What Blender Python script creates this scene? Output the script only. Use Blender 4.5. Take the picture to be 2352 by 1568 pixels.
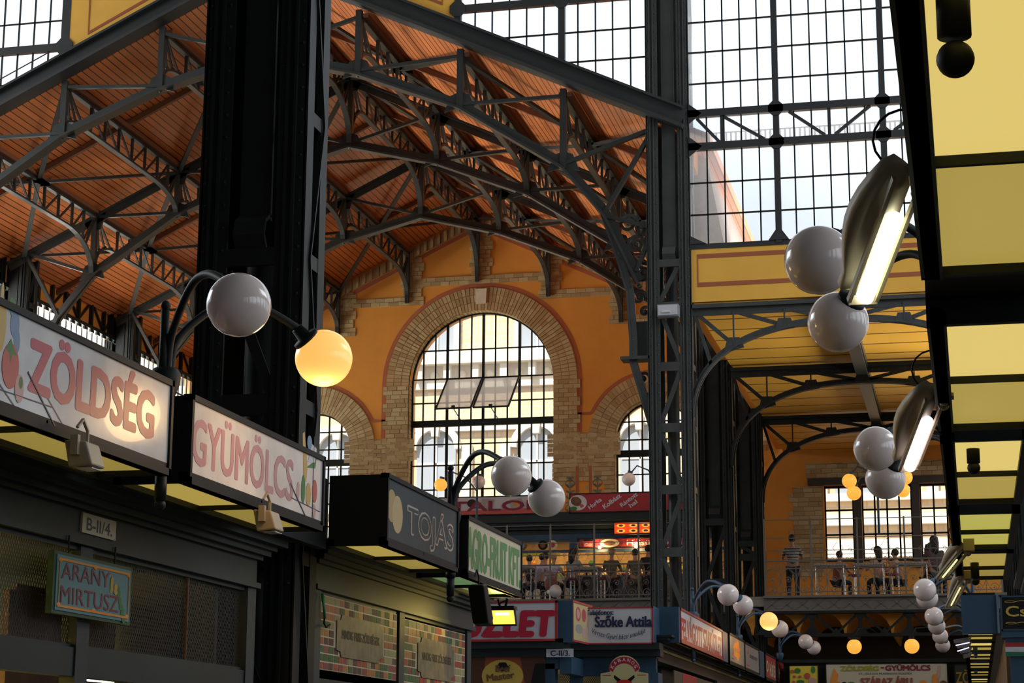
import bpy, bmesh, math, random
from mathutils import Vector, Matrix
random.seed(7)
for o in list(bpy.data.objects): bpy.data.objects.remove(o)
SC = bpy.context.scene
COL = SC.collection
pi = math.pi

# ------------------------------------------------------------------ camera
cd = bpy.data.cameras.new('camera'); cam = bpy.data.objects.new('camera', cd); COL.objects.link(cam)
F = 4481.0
yc = Vector((1069, -981, -F)).normalized()
zc = Vector((104, 20584, -F)).normalized(); zc = (zc - yc * zc.dot(yc)).normalized()
xc = yc.cross(zc)
M = Matrix((xc, yc, zc))            # world-from-camera rotation
cam.matrix_world = Matrix.Translation((0, 0, 1.6)) @ M.to_4x4()
cd.sensor_width = 36; cd.lens = F / 2352 * 36; cd.clip_end = 400; cd.clip_start = .05
SC.camera = cam

# ------------------------------------------------------------------ world, daylight, exposure
w = bpy.data.worlds.new('sky'); SC.world = w; w.use_nodes = True
wn = w.node_tree.nodes; bgn = wn['Background']
bgn.inputs[0].default_value = (.80, .91, 1.0, 1); bgn.inputs[1].default_value = 1.4
sd = bpy.data.lights.new('sun', 'SUN'); sd.energy = 13.0; sd.angle = .02; sd.color = (1, .93, .8)
so = bpy.data.objects.new('sun', sd); COL.objects.link(so)
so.rotation_euler = Vector((.35, .75, -1.0)).to_track_quat('-Z', 'Y').to_euler()
def area(name, loc, d, sx, sy, e, c=(1, 1, 1)):
    l = bpy.data.lights.new(name, 'AREA'); l.shape = 'RECTANGLE'; l.size = sx; l.size_y = sy; l.energy = e; l.color = c
    o = bpy.data.objects.new(name, l); COL.objects.link(o); o.location = loc
    o.rotation_euler = Vector(d).to_track_quat('-Z', 'Y').to_euler(); return o
la_ = area('added_roof_fill_left', (-33, 47, 7), (1, 0, .75), 18, 6, 2300, (1, .97, .9)); la_.data.spread = 1.2  # added fill light, unseen, brightens the orange roof boards from lower left
ra_ = area('added_ceiling_fill_right', (8.0, 43, 6.5), (-1, -.15, .62), 8, 2.5, 420, (1, .97, .9)); ra_.data.spread = 1.0  # added narrow fill aimed upward to brighten the yellow aisle ceiling
# daylight through the tall windows of the hall (side walls and clerestories)
area('daylight_east_windows', (8.6, 11, 6.5), (-1, .05, -.25), 16, 4, 230, (.86, .93, 1))
area('daylight_crossing_left', (-34, 27, 17), (1, .1, -.3), 16, 8, 2200, (.93, .97, 1))
area('daylight_crossing_right', (14, 27, 17), (-1, .15, -.2), 16, 8, 1500, (.93, .97, 1))
area('daylight_left_clerestory', (-24.6, 47, 12.2), (1, 0, .45), 13, 1.4, 1500, (1, .96, .88))
area('daylight_right_clerestory', (-3.5, 47, 12.6), (-1, 0, .5), 11, 1.6, 900, (1, .96, .88))
SC.view_settings.view_transform = 'Standard'; SC.view_settings.look = 'None'
SC.view_settings.gamma = 1; SC.view_settings.exposure = 0.0; SC.view_settings.use_curve_mapping = False

# ------------------------------------------------------------------ materials
def mat(name, c, rough=.6, metal=0, emis=None, es=0, noise=0, nscale=8, bump=0, spec=.5, coat=0):
    m = bpy.data.materials.new(name); m.use_nodes = True
    n = m.node_tree.nodes; L = m.node_tree.links; b = n['Principled BSDF']
    b.inputs['Base Color'].default_value = (*c, 1); b.inputs['Roughness'].default_value = rough
    b.inputs['Metallic'].default_value = metal; b.inputs['Specular IOR Level'].default_value = spec
    b.inputs['Coat Weight'].default_value = coat
    if emis: b.inputs['Emission Color'].default_value = (*emis, 1); b.inputs['Emission Strength'].default_value = es
    if noise or bump:
        tc = n.new('ShaderNodeTexCoord'); t = n.new('ShaderNodeTexNoise'); t.inputs['Scale'].default_value = nscale; t.inputs['Detail'].default_value = 4
        L.new(tc.outputs['Object'], t.inputs['Vector'])
        if noise:
            r = n.new('ShaderNodeMapRange'); r.inputs[1].default_value = .3; r.inputs[2].default_value = .7
            r.inputs[3].default_value = 1 - noise; r.inputs[4].default_value = 1 + noise; L.new(t.outputs['Fac'], r.inputs[0])
            mx = n.new('ShaderNodeVectorMath'); mx.operation = 'SCALE'; mx.inputs[0].default_value = c; L.new(r.outputs[0], mx.inputs['Scale'])
            L.new(mx.outputs[0], b.inputs['Base Color'])
        if bump:
            bp = n.new('ShaderNodeBump'); bp.inputs['Strength'].default_value = bump; bp.inputs['Distance'].default_value = .02
            L.new(t.outputs['Fac'], bp.inputs['Height']); L.new(bp.outputs[0], b.inputs['Normal'])
    return m
IRON_D = mat('dark_green_iron', (.014, .017, .016), .55, noise=.25, nscale=3, spec=.25)
IRON_G = mat('grey_painted_iron', (.058, .061, .059), .5, noise=.15, nscale=3)
IRON_B = mat('blue_painted_metal', (.03, .075, .13), .5, noise=.12, nscale=4)
IRON_T = mat('truss_iron', (.030, .032, .028), .45, noise=.2, nscale=2)
BEAM = mat('bluish_black_girder', (.034, .035, .035), .55, noise=.15, nscale=1)
RAILM = mat('grey_railing_iron', (.16, .15, .13), .5)
GREENF = mat('stall_green_paint', (.014, .024, .025), .5, noise=.22, nscale=1.2)
YPLAS = mat('yellow_ochre_plaster', (.74, .30, .038), .8, noise=.05, nscale=1.5)
YBAND = mat('golden_yellow_paint', (.95, .50, .07), .65, noise=.04, nscale=2)
REDL = mat('red_brown_painted_line', (.42, .12, .05), .8)
STONE = mat('pale_stone', (.72, .62, .46), .9, noise=.08, nscale=3)
WHITE = mat('white_enamel', (.78, .75, .72), .25)
OPAL = mat('opal_white_glass', (.90, .75, .70), .12, coat=.5)
OPAL.node_tree.nodes['Principled BSDF'].inputs['Emission Color'].default_value = (1, .85, .8, 1)
LIT = mat('lit_opal_glass', (.8, .6, .3), .15, emis=(1, .52, .11), es=.95)
LIT2 = mat('lit_orange_glass', (.7, .4, .1), .15, emis=(1, .42, .05), es=.95)
BLACKP = mat('black_plastic', (.012, .013, .013), .55, spec=.2)
BEIGE = mat('beige_lamp_housing', (.42, .34, .22), .5)
TUBE = mat('bright_tube', (1, 1, 1), .3, emis=(.95, 1, .75), es=4)
FLOODG = mat('lit_flood_glass', (1, .8, .3), .3, emis=(1, .68, .08), es=1.3)
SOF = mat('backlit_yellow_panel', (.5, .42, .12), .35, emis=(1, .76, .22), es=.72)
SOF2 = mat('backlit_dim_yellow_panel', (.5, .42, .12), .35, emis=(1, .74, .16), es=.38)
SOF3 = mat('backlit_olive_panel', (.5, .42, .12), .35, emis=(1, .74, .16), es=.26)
SOFG = mat('backlit_green_panel', (.25, .42, .2), .35, emis=(.35, .7, .3), es=.22)
DARK = mat('dark_void', (.012, .012, .012), .9)
SKINM = mat('skin', (.45, .24, .16), .6)
CREAM = mat('cream_stucco', (.62, .56, .46), .85)
BROWNW = mat('brown_wood', (.16, .075, .03), .5, noise=.3, nscale=5)
GLASSD = mat('outdoor_window_glass', (.25, .28, .33), .15)
RED = mat('red_sign', (.42, .035, .045), .4)
REDT = mat('red_lettering', (.50, .02, .05), .4)
REDT2 = mat('faded_red_lettering', (.50, .07, .11), .35)
SIGNW = mat('sign_white', (.68, .66, .66), .22, noise=.08, nscale=6, coat=.3)
SIGNW2 = mat('clean_sign_white', (.62, .62, .66), .35)
CREAMS = mat('cream_sign', (.60, .56, .42), .4)
NAVY = mat('navy_lettering', (.02, .03, .08), .4)
GREENT = mat('green_lettering', (.03, .25, .08), .4)
SILV = mat('silver_letters', (.42, .38, .34), .35, metal=.2)
GREYS = mat('grey_sign_panel', (.035, .055, .065), .5, noise=.1, spec=.25)
YELP = mat('yellow_sign', (.75, .62, .06), .4)
GOLD = mat('golden_letters', (.62, .42, .08), .4)
ORNG = mat('orange_paint', (.8, .3, .04), .5)
TEAL = mat('turquoise_board', (.10, .26, .30), .45)
WINE = mat('wine_red_letters', (.22, .02, .05), .45)
LEAF = mat('leaf_green', (.05, .20, .04), .5)
GRAPE = mat('grape_blue', (.18, .28, .42), .5)
PINK = mat('pale_pink', (.62, .36, .34), .4)
TOMATO = mat('tomato_red', (.55, .10, .08), .4)
PLANK = mat('printed_grey_planks', (.20, .16, .10), .5, noise=.3, nscale=9)
CHROME = mat('chrome', (.6, .6, .58), .2, metal=1)
FLOORM = mat('terrazzo_floor', (.22, .2, .17), .5, noise=.1)
CONC = mat('grey_concrete', (.25, .23, .19), .85, noise=.1)
MENU = mat('backlit_menu', (.8, .1, .02), .4, emis=(1, .08, .01), es=.7)
FOOD = mat('backlit_food', (.8, .5, .1), .4, emis=(1, .55, .08), es=.75)
WARM = mat('warm_bulb', (1, .8, .5), .3, emis=(1, .75, .35), es=6)
POSTM = mat('blue_grey_post_paint', (.030, .040, .046), .55)
ENCM = mat('grey_enclosure_paint', (.3, .3, .3), .8)
STALLW = mat('warm_stall_wall', (.55, .34, .14), .7, noise=.2)
HAIRD = mat('dark_hair', (.015, .012, .01), .6)
HAIRB = mat('blond_hair', (.45, .30, .14), .6)

def brickmat(name, c1, c2, cm, bw, bh, mort=.012, xz=True):
    m = bpy.data.materials.new(name); m.use_nodes = True; n = m.node_tree.nodes; L = m.node_tree.links; b = n['Principled BSDF']
    tc = n.new('ShaderNodeTexCoord'); s = n.new('ShaderNodeSeparateXYZ'); c = n.new('ShaderNodeCombineXYZ')
    L.new(tc.outputs['Object'], s.inputs[0]); L.new(s.outputs['X'], c.inputs['X']); L.new(s.outputs['Z'], c.inputs['Y'])
    t = n.new('ShaderNodeTexBrick'); L.new(c.outputs[0], t.inputs['Vector'])
    t.inputs['Color1'].default_value = (*c1, 1); t.inputs['Color2'].default_value = (*c2, 1); t.inputs['Mortar'].default_value = (*cm, 1)
    t.inputs['Scale'].default_value = 1; t.inputs['Brick Width'].default_value = bw; t.inputs['Row Height'].default_value = bh
    t.inputs['Mortar Size'].default_value = mort; L.new(t.outputs['Color'], b.inputs['Base Color']); b.inputs['Roughness'].default_value = .85
    return m
BRICK = brickmat('tan_brick', (.50, .36, .17), (.40, .27, .12), (.24, .17, .09), .30, .13)
BRICKO = brickmat('outdoor_yellow_brick', (.62, .46, .25), (.52, .35, .2), (.42, .35, .28), .6, .26, .03)
BR = [mat('brick_a', (.48, .34, .16), .85), mat('brick_b', (.40, .27, .12), .85), mat('brick_c', (.52, .40, .20), .85)]
MORT = mat('brick_mortar', (.22, .16, .09), .9)

def boardmat(name, c, seam, step, axis, seamw=.12, rough=.42, var=.18):
    m = bpy.data.materials.new(name); m.use_nodes = True; n = m.node_tree.nodes; L = m.node_tree.links; b = n['Principled BSDF']
    tc = n.new('ShaderNodeTexCoord'); s = n.new('ShaderNodeSeparateXYZ'); L.new(tc.outputs['Object'], s.inputs[0])
    d = n.new('ShaderNodeMath'); d.operation = 'DIVIDE'; d.inputs[1].default_value = step; L.new(s.outputs[axis], d.inputs[0])
    fr = n.new('ShaderNodeMath'); fr.operation = 'FRACT'; L.new(d.outputs[0], fr.inputs[0])
    lt = n.new('ShaderNodeMath'); lt.operation = 'LESS_THAN'; lt.inputs[1].default_value = seamw; L.new(fr.outputs[0], lt.inputs[0])
    fl = n.new('ShaderNodeMath'); fl.operation = 'FLOOR'; L.new(d.outputs[0], fl.inputs[0])
    oth = 'Y' if axis == 'X' else 'X'
    d2 = n.new('ShaderNodeMath'); d2.operation = 'DIVIDE'; d2.inputs[1].default_value = 3.1; L.new(s.outputs[oth], d2.inputs[0])
    ad = n.new('ShaderNodeMath'); ad.operation = 'MULTIPLY_ADD'; ad.inputs[1].default_value = .37; L.new(fl.outputs[0], ad.inputs[0]); L.new(d2.outputs[0], ad.inputs[2])
    fl2 = n.new('ShaderNodeMath'); fl2.operation = 'FLOOR'; L.new(ad.outputs[0], fl2.inputs[0])
    cx = n.new('ShaderNodeCombineXYZ'); L.new(fl.outputs[0], cx.inputs[0]); L.new(fl2.outputs[0], cx.inputs[1])
    wn_ = n.new('ShaderNodeTexWhiteNoise'); L.new(cx.outputs[0], wn_.inputs['Vector'])
    r = n.new('ShaderNodeMapRange'); r.inputs[3].default_value = 1 - var; r.inputs[4].default_value = 1 + var; L.new(wn_.outputs['Value'], r.inputs[0])
    mx = n.new('ShaderNodeVectorMath'); mx.operation = 'SCALE'; mx.inputs[0].default_value = c; L.new(r.outputs[0], mx.inputs['Scale'])
    mi = n.new('ShaderNodeMix'); mi.data_type = 'RGBA'; L.new(lt.outputs[0], mi.inputs[0]); L.new(mx.outputs[0], mi.inputs[6]); mi.inputs[7].default_value = (*seam, 1)
    L.new(mi.outputs[2], b.inputs['Base Color']); b.inputs['Roughness'].default_value = rough
    return m
BOARD = boardmat('varnished_orange_boards', (.74, .22, .06), (.10, .02, .008), .14, 'X', .16, .38, .14)
YBOARD = boardmat('yellow_painted_boards', (.74, .38, .045), (.10, .05, .01), 1.02, 'Y', .075, .5, .05)
RAFT = mat('brown_rafter', (.20, .075, .03), .6)

def glassmat(name, tint, milk, mc):
    m = bpy.data.materials.new(name); m.use_nodes = True; n = m.node_tree.nodes; L = m.node_tree.links
    n.remove(n['Principled BSDF']); out = n['Material Output']
    t = n.new('ShaderNodeBsdfTransparent'); t.inputs[0].default_value = (*tint, 1)
    tr = n.new('ShaderNodeBsdfTranslucent'); tr.inputs[0].default_value = (*mc, 1)
    mx = n.new('ShaderNodeMixShader'); mx.inputs[0].default_value = milk; L.new(t.outputs[0], mx.inputs[1]); L.new(tr.outputs[0], mx.inputs[2])
    L.new(mx.outputs[0], out.inputs[0]); return m
GLASS = glassmat('dusty_window_glass', (.96, .98, 1), .25, (.8, .87, .95))
GLASSW = glassmat('bright_window_glass', (1, 1, 1), .05, (.9, .95, 1))
GLASSC = glassmat('clear_window_glass', (.97, .98, .98), .06, (.8, .85, .9))
GLASSO = glassmat('frosted_open_pane', (.9, .9, .92), .55, (.75, .75, .8))

def meshmat(name, c, step, wire=.16):
    m = bpy.data.materials.new(name); m.use_nodes = True; n = m.node_tree.nodes; L = m.node_tree.links; b = n['Principled BSDF']
    b.inputs['Base Color'].default_value = (*c, 1)
    tc = n.new('ShaderNodeTexCoord'); s = n.new('ShaderNodeSeparateXYZ'); L.new(tc.outputs['Object'], s.inputs[0])
    outs = []
    for sg in (1, -1):
        a = n.new('ShaderNodeMath'); a.operation = 'MULTIPLY_ADD'; a.inputs[1].default_value = sg * .62; L.new(s.outputs['Z'], a.inputs[0]); L.new(s.outputs['Y'], a.inputs[2])
        if True:
            ax = n.new('ShaderNodeMath'); ax.operation = 'ADD'; L.new(a.outputs[0], ax.inputs[0]); L.new(s.outputs['X'], ax.inputs[1]); a = ax
        d = n.new('ShaderNodeMath'); d.operation = 'DIVIDE'; d.inputs[1].default_value = step; L.new(a.outputs[0], d.inputs[0])
        fr = n.new('ShaderNodeMath'); fr.operation = 'FRACT'; L.new(d.outputs[0], fr.inputs[0])
        lt = n.new('ShaderNodeMath'); lt.operation = 'LESS_THAN'; lt.inputs[1].default_value = wire; L.new(fr.outputs[0], lt.inputs[0]); outs.append(lt)
    mx = n.new('ShaderNodeMath'); mx.operation = 'MAXIMUM'; L.new(outs[0].outputs[0], mx.inputs[0]); L.new(outs[1].outputs[0], mx.inputs[1])
    L.new(mx.outputs[0], b.inputs['Alpha']); return m
WIREM = meshmat('expanded_metal_mesh', (.022, .019, .012), .03, .16)

# ------------------------------------------------------------------ geometry helpers
class MB:
    def __init__(s): s.v = []; s.f = []; s.mi = []
    def add(s, vs, fs, mi=0):
        k = len(s.v); s.v += [Vector(v) for v in vs]; s.f += [tuple(i + k for i in f) for f in fs]; s.mi += [mi] * len(fs); return s
    def box(s, x0, x1, y0, y1, z0, z1, mi=0):
        return s.add([(x, y, z) for x in (x0, x1) for y in (y0, y1) for z in (z0, z1)],
              [(0, 1, 3, 2), (4, 6, 7, 5), (0, 4, 5, 1), (2, 3, 7, 6), (0, 2, 6, 4), (1, 5, 7, 3)], mi)
    def bar(s, a, b, w, h, up=(0, 0, 1), mi=0):
        a = Vector(a); b = Vector(b); d = (b - a).normalized(); u = Vector(up); sd = d.cross(u)
        if sd.length < 1e-4: sd = d.cross(Vector((0, 1, 0)))
        sd.normalize(); u = sd.cross(d); vs = []
        for p in (a, b):
            for i, j in ((-1, -1), (1, -1), (1, 1), (-1, 1)): vs.append(p + sd * (i * w / 2) + u * (j * h / 2))
        return s.add(vs, [(0, 3, 2, 1), (4, 5, 6, 7), (0, 1, 5, 4), (1, 2, 6, 5), (2, 3, 7, 6), (3, 0, 4, 7)], mi)
    def path(s, pts, w, h, up=(0, 0, 1), mi=0, closed=False):   # rectangular section swept along points in a plane
        pts = [Vector(p) for p in pts]; u0 = Vector(up); n = len(pts); vs = []
        for i, p in enumerate(pts):
            a = pts[max(i - 1, 0)]; b = pts[min(i + 1, n - 1)]
            if closed: a = pts[(i - 1) % n]; b = pts[(i + 1) % n]
            d = (b - a).normalized(); nv = d.cross(u0).normalized()    # in-plane normal; up = plane normal
            for i2, j in ((-1, -1), (1, -1), (1, 1), (-1, 1)): vs.append(p + nv * (i2 * h / 2) + u0 * (j * w / 2))
        fs = []
        for i in range(n if closed else n - 1):
            a = 4 * i; b = 4 * ((i + 1) % n)
            for q in range(4): fs.append((a + q, a + (q + 1) % 4, b + (q + 1) % 4, b + q))
        if not closed: fs += [(0, 3, 2, 1), (4 * n - 4, 4 * n - 3, 4 * n - 2, 4 * n - 1)]
        return s.add(vs, fs, mi)
    def tube(s, pts, r, n=10, mi=0, rs=None):
        pts = [Vector(p) for p in pts]; m = len(pts); vs = []; ref = None
        for i, p in enumerate(pts):
            d = (pts[min(i + 1, m - 1)] - pts[max(i - 1, 0)]).normalized()
            if ref is None: ref = d.orthogonal().normalized()
            ref = (ref - d * ref.dot(d)).normalized(); q = d.cross(ref); rr = rs[i] if rs else r
            for k in range(n): t = 2 * pi * k / n; vs.append(p + ref * (math.cos(t) * rr) + q * (math.sin(t) * rr))
        fs = [(i * n + k, i * n + (k + 1) % n, (i + 1) * n + (k + 1) % n, (i + 1) * n + k) for i in range(m - 1) for k in range(n)]
        fs += [tuple(range(n - 1, -1, -1)), tuple(range((m - 1) * n, m * n))]
        return s.add(vs, fs, mi)
    def ball(s, c, r, nu=16, nv=10, mi=0, sc=(1, 1, 1)):
        vs = [Vector(c) + Vector((0, 0, -r * sc[2]))]
        for j in range(1, nv):
            t = -pi / 2 + pi * j / nv
            for i in range(nu): a = 2 * pi * i / nu; vs.append(Vector(c) + Vector((r * sc[0] * math.cos(t) * math.cos(a), r * sc[1] * math.cos(t) * math.sin(a), r * sc[2] * math.sin(t))))
        vs.append(Vector(c) + Vector((0, 0, r * sc[2]))); fs = []
        for i in range(nu): fs.append((0, 1 + (i + 1) % nu, 1 + i))
        for j in range(nv - 2):
            for i in range(nu): a = 1 + j * nu; fs.append((a + i, a + (i + 1) % nu, a + nu + (i + 1) % nu, a + nu + i))
        e = len(vs) - 1; a = 1 + (nv - 2) * nu
        for i in range(nu): fs.append((a + i, a + (i + 1) % nu, e))
        return s.add(vs, fs, mi)
    def prism(s, poly, axis, a, b, mi=0):     # poly of 2D points; axis: the extruded one
        n = len(poly)
        def P(p, t): return {'X': (t, p[0], p[1]), 'Y': (p[0], t, p[1]), 'Z': (p[0], p[1], t)}[axis]
        vs = [P(p, a) for p in poly] + [P(p, b) for p in poly]
        fs = [tuple(range(n - 1, -1, -1)), tuple(range(n, 2 * n))] + [(i, (i + 1) % n, n + (i + 1) % n, n + i) for i in range(n)]
        return s.add(vs, fs, mi)
    def strip(s, xs, lo, hi, y0, y1, mi=0):   # solid between two curves over x, from y0 to y1
        n = len(xs); vs = []
        for x in xs: l = lo(x); h = max(hi(x), l + 1e-4); vs += [(x, y0, l), (x, y0, h), (x, y1, h), (x, y1, l)]
        fs = [(0, 1, 2, 3), (4 * n - 1, 4 * n - 2, 4 * n - 3, 4 * n - 4)]
        for i in range(n - 1):
            for q in range(4): fs.append((4 * i + q, 4 * i + 4 + q, 4 * i + 4 + (q + 1) % 4, 4 * i + (q + 1) % 4))
        return s.add(vs, fs, mi)
    def rivets(s, pts, nrm, r=.016, mi=0):
        n = Vector(nrm).normalized(); a = n.orthogonal().normalized(); b = n.cross(a)
        for p in pts:
            p = Vector(p); vs = [p + (a * math.cos(t) + b * math.sin(t)) * r for t in [k * pi / 3 for k in range(6)]] + [p + n * r * .7]
            s.add(vs, [(k, (k + 1) % 6, 6) for k in range(6)], mi)
        return s

def org(o):
    v = Vector((0, 0, 0))
    while o: v += o.location; o = o.parent
    return v
def part(name, mb, m, parent=None, smooth=False, label=None, kind=None, bevel=0):
    me = bpy.data.meshes.new(name); O = org(parent)
    if parent is None and mb.v:                       # a single-mesh thing: origin at its base centre
        xs = [v.x for v in mb.v]; ys = [v.y for v in mb.v]; zs = [v.z for v in mb.v]
        O = Vector(((min(xs) + max(xs)) / 2, (min(ys) + max(ys)) / 2, min(zs)))
    me.from_pydata([v - O for v in mb.v], [], mb.f)
    ms = m if isinstance(m, (list, tuple)) else [m]
    for x in ms: me.materials.append(x)
    if len(ms) > 1: me.polygons.foreach_set('material_index', mb.mi)
    if smooth: me.polygons.foreach_set('use_smooth', [True] * len(me.polygons))
    b = bmesh.new(); b.from_mesh(me); bmesh.ops.recalc_face_normals(b, faces=b.faces); b.to_mesh(me); b.free()
    me.update(); o = bpy.data.objects.new(name, me); COL.objects.link(o); o.parent = parent
    if parent is None: o.location = O
    if bevel: md = o.modifiers.new('bevel', 'BEVEL'); md.width = bevel; md.segments = 2; md.limit_method = 'ANGLE'
    if label: o['label'] = label
    if kind: o['kind'] = kind
    return o
def thing(name, label, cat, loc=(0, 0, 0), group=None, kind=None):
    o = bpy.data.objects.new(name, None); COL.objects.link(o); o.location = loc; o.empty_display_size = .1
    if kind: o['kind'] = kind
    if label: o['label'] = label
    if cat: o['category'] = cat
    if group: o['group'] = group
    return o
def tag(o, label, cat, group=None):
    o['label'] = label; o['category'] = cat
    if group: o['group'] = group
    return o
# text: frame = (origin at lower left, right vector, up vector)
def text(name, s, o, rv, uv, wd, ht, m, parent, bold=.02, shear=0, ex=.001, space=1.0, label=None, curve=None):
    c = bpy.data.curves.new('t', 'FONT'); c.body = s; c.size = 1; c.shear = shear; c.space_character = space; c.resolution_u = 3
    c.dimensions = '2D'; c.fill_mode = 'FRONT'
    t = bpy.data.objects.new('t', c); COL.objects.link(t); bpy.context.view_layer.update()
    me = bpy.data.meshes.new_from_object(t); bpy.data.objects.remove(t)
    xs = [v.co.x for v in me.vertices]; ys = [v.co.y for v in me.vertices]
    x0, x1, y0, y1 = min(xs), max(xs), min(ys), max(ys); sx = wd / (x1 - x0); sy = ht / (y1 - y0)
    rv = Vector(rv).normalized(); uv = Vector(uv).normalized(); nv = rv.cross(uv); O = org(parent); o = Vector(o)
    bm = bmesh.new(); bm.from_mesh(me)
    for v in bm.verts:
        a = (v.co.x - x0) * sx; b = (v.co.y - y0) * sy
        if curve: b += curve(a / wd)
        v.co = o + rv * a + uv * b + nv * ex - O
    if bold > .004:                     # heavier strokes: the same letters laid side by side
        base = list(bm.verts) + list(bm.edges) + list(bm.faces); k = 0
        for dx, dz in ((-1, 0), (1, 0), (0, 1), (0, -1), (.7, .7), (-.7, .7), (.7, -.7), (-.7, -.7)):
            r = bmesh.ops.duplicate(bm, geom=base); k += 1
            for v in r['geom']:
                if isinstance(v, bmesh.types.BMVert): v.co += rv * dx * bold * ht * 1.6 + uv * dz * bold * ht * 1.1 + nv * .00004 * k
    bm.to_mesh(me); bm.free(); me.name = name; me.materials.clear(); me.materials.append(m)
    ob = bpy.data.objects.new(name, me); COL.objects.link(ob); ob.parent = parent
    if label: ob['label'] = label
    return ob
def flat(pts, o, rv, uv, ex=.003):     # polygon in a sign's plane -> thin plate MB
    rv = Vector(rv).normalized(); uv = Vector(uv).normalized(); nv = rv.cross(uv); o = Vector(o)
    a = [o + rv * p[0] + uv * p[1] + nv * .0005 for p in pts]; b = [q + nv * ex for q in a]; n = len(pts)
    return a + b, [tuple(range(n - 1, -1, -1)), tuple(range(n, 2 * n))] + [(i, (i + 1) % n, n + (i + 1) % n, n + i) for i in range(n)]
def ell(cx, cy, rx, ry, n=20, rot=0):
    return [(cx + rx * math.cos(t) * math.cos(rot) - ry * math.sin(t) * math.sin(rot), cy + rx * math.cos(t) * math.sin(rot) + ry * math.sin(t) * math.cos(rot)) for t in [2 * pi * k / n for k in range(n)]]
def picture(name, shapes, o, rv, uv, mats, parent, label=None):   # shapes: (material index, polygon)
    mb = MB()
    for k, (mi, pts) in enumerate(shapes): v, f = flat(pts, o, rv, uv, .0006 + .00025 * (k % 12)); mb.add(v, f, mi)
    return part(name, mb, mats, parent, label=label)
# ================================================================== THE HALL
T = [37.4, 43.9, 50.4]; W = 56.9; XC = -14.42
DS = [0, 2.25, 4.5, 6.7]
def zt(d): return 18.3 - .475 * abs(d)           # top chord
def zb(d): d = abs(d); return 16.5 - .27 * d if d < 2.25 else (15.9 - .40 * (d - 2.25) if d < 4.5 else (15.0 - .68 * (d - 4.5) if d < 6.7 else 13.5 - 1.25 * (d - 6.7)))
def lin(a, b, n): return [a + (b - a) * i / (n - 1) for i in range(n)]

# floor, far enclosure
part('floor', MB().box(-45, 14, -12, 60, -.15, 0), FLOORM, kind='structure')
part('street_ground', MB().box(-90, 60, 60, 110, -.2, -.05), CONC, kind='structure')

# ---- end wall with three arched windows and the tall rectangular ones of the aisle
WX = [(-14.3, 2.29, 13.07, 7.4), (-19.64, 1.21, 11.15, 7.4), (-8.96, 1.21, 11.15, 7.4)]   # centre, half width, spring z, sill z
def arc(c, r, zs, x): return zs + math.sqrt(max(r * r - (x - c) ** 2, 0))
wall = MB(); Y0, Y1 = W, W + .75
top = lambda x: 18.75 - .475 * abs(x - XC) + .05 if x < -4.6 else 11.2
edges = [-24.0]
rects = [(-4.0, -3.16, 7.4, 9.62), (-2.93, -1.5, 7.4, 9.62), (-1.28, -.5, 7.4, 9.62)]
full = lambda x: 0.0
segs = []
x = -24.0
for c, r, zs, sill in sorted(WX): 
    wall.strip(lin(x, c - r, 12), lambda q: 0, top, Y0, Y1)
    wall.strip(lin(c - r, c + r, 49), lambda q: 0, lambda q: sill, Y0, Y1)
    wall.strip(lin(c - r, c + r, 49), lambda q: arc(c, r, zs, q), top, Y0, Y1)
    x = c + r
wall.strip([x, -4.61], lambda q: 0, lambda q: 18.75 - .475 * abs(q - XC), Y0, Y1)
wall.strip([-4.61, -4.0], lambda q: 0, lambda q: 11.2, Y0, Y1)
x = -4.0
for a, b, z0, z1 in rects:
    if a > x: wall.box(x, a, Y0, Y1, 0, 11.2)
    wall.box(a, b, Y0, Y1, 0, z0); wall.box(a, b, Y0, Y1, z1, 11.2); x = b
wall.box(x, 9, Y0, Y1, 0, 11.2)
root_wall = part('wall_back', wall, YPLAS, kind='structure')

# brick dressings on the end wall (real voussoirs and quoins)
def brick_ring(mb, c, zs, r0, r1, y0, y1, n, rows, a0=0, a1=pi):
    for i in range(n):
        for j in range(rows):
            off = .5 * (j % 2) / n
            t0 = a0 + (a1 - a0) * (i / n) + .004; t1 = a0 + (a1 - a0) * ((i + 1) / n) - .004
            ra = r0 + (r1 - r0) * j / rows + (.01 if j else 0); rb = r0 + (r1 - r0) * (j + 1) / rows
            if (i + j) % 2: ra2 = ra
            else: ra2 = ra
            if j: ra = ra2
            mb.prism([(c + q * math.cos(t), zs + q * math.sin(t)) for q, t in ((ra, t0), (rb, t0), (rb, t1), (ra, t1))], 'Y', y0 - random.uniform(0, .008), y1, random.randrange(3))
def quoin(mb, x0, x1, z0, z1, y0, y1, bh=.135, jag=0, side=0, bw=.30):
    z = z0; k = 0
    while z < z1 - .02:
        h = min(bh, z1 - z) - .014; xa, xb = x0, x1
        if jag:
            if side <= 0: xa = x0 - (jag if k % 4 < 2 else 0)
            if side >= 0: xb = x1 + (jag if k % 4 < 2 else 0)
        x = xa; st = bw * .5 if k % 2 else bw
        while x < xb - .02:
            e = min(x + st, xb); 
            if xb - e < .06: e = xb
            mb.box(x + .006, e - .006, y0 - random.uniform(0, .008), y1, z, z + h, random.randrange(3)); x = e; st = bw
        z += bh; k += 1
bk = MB(); yf = W - .03
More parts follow.
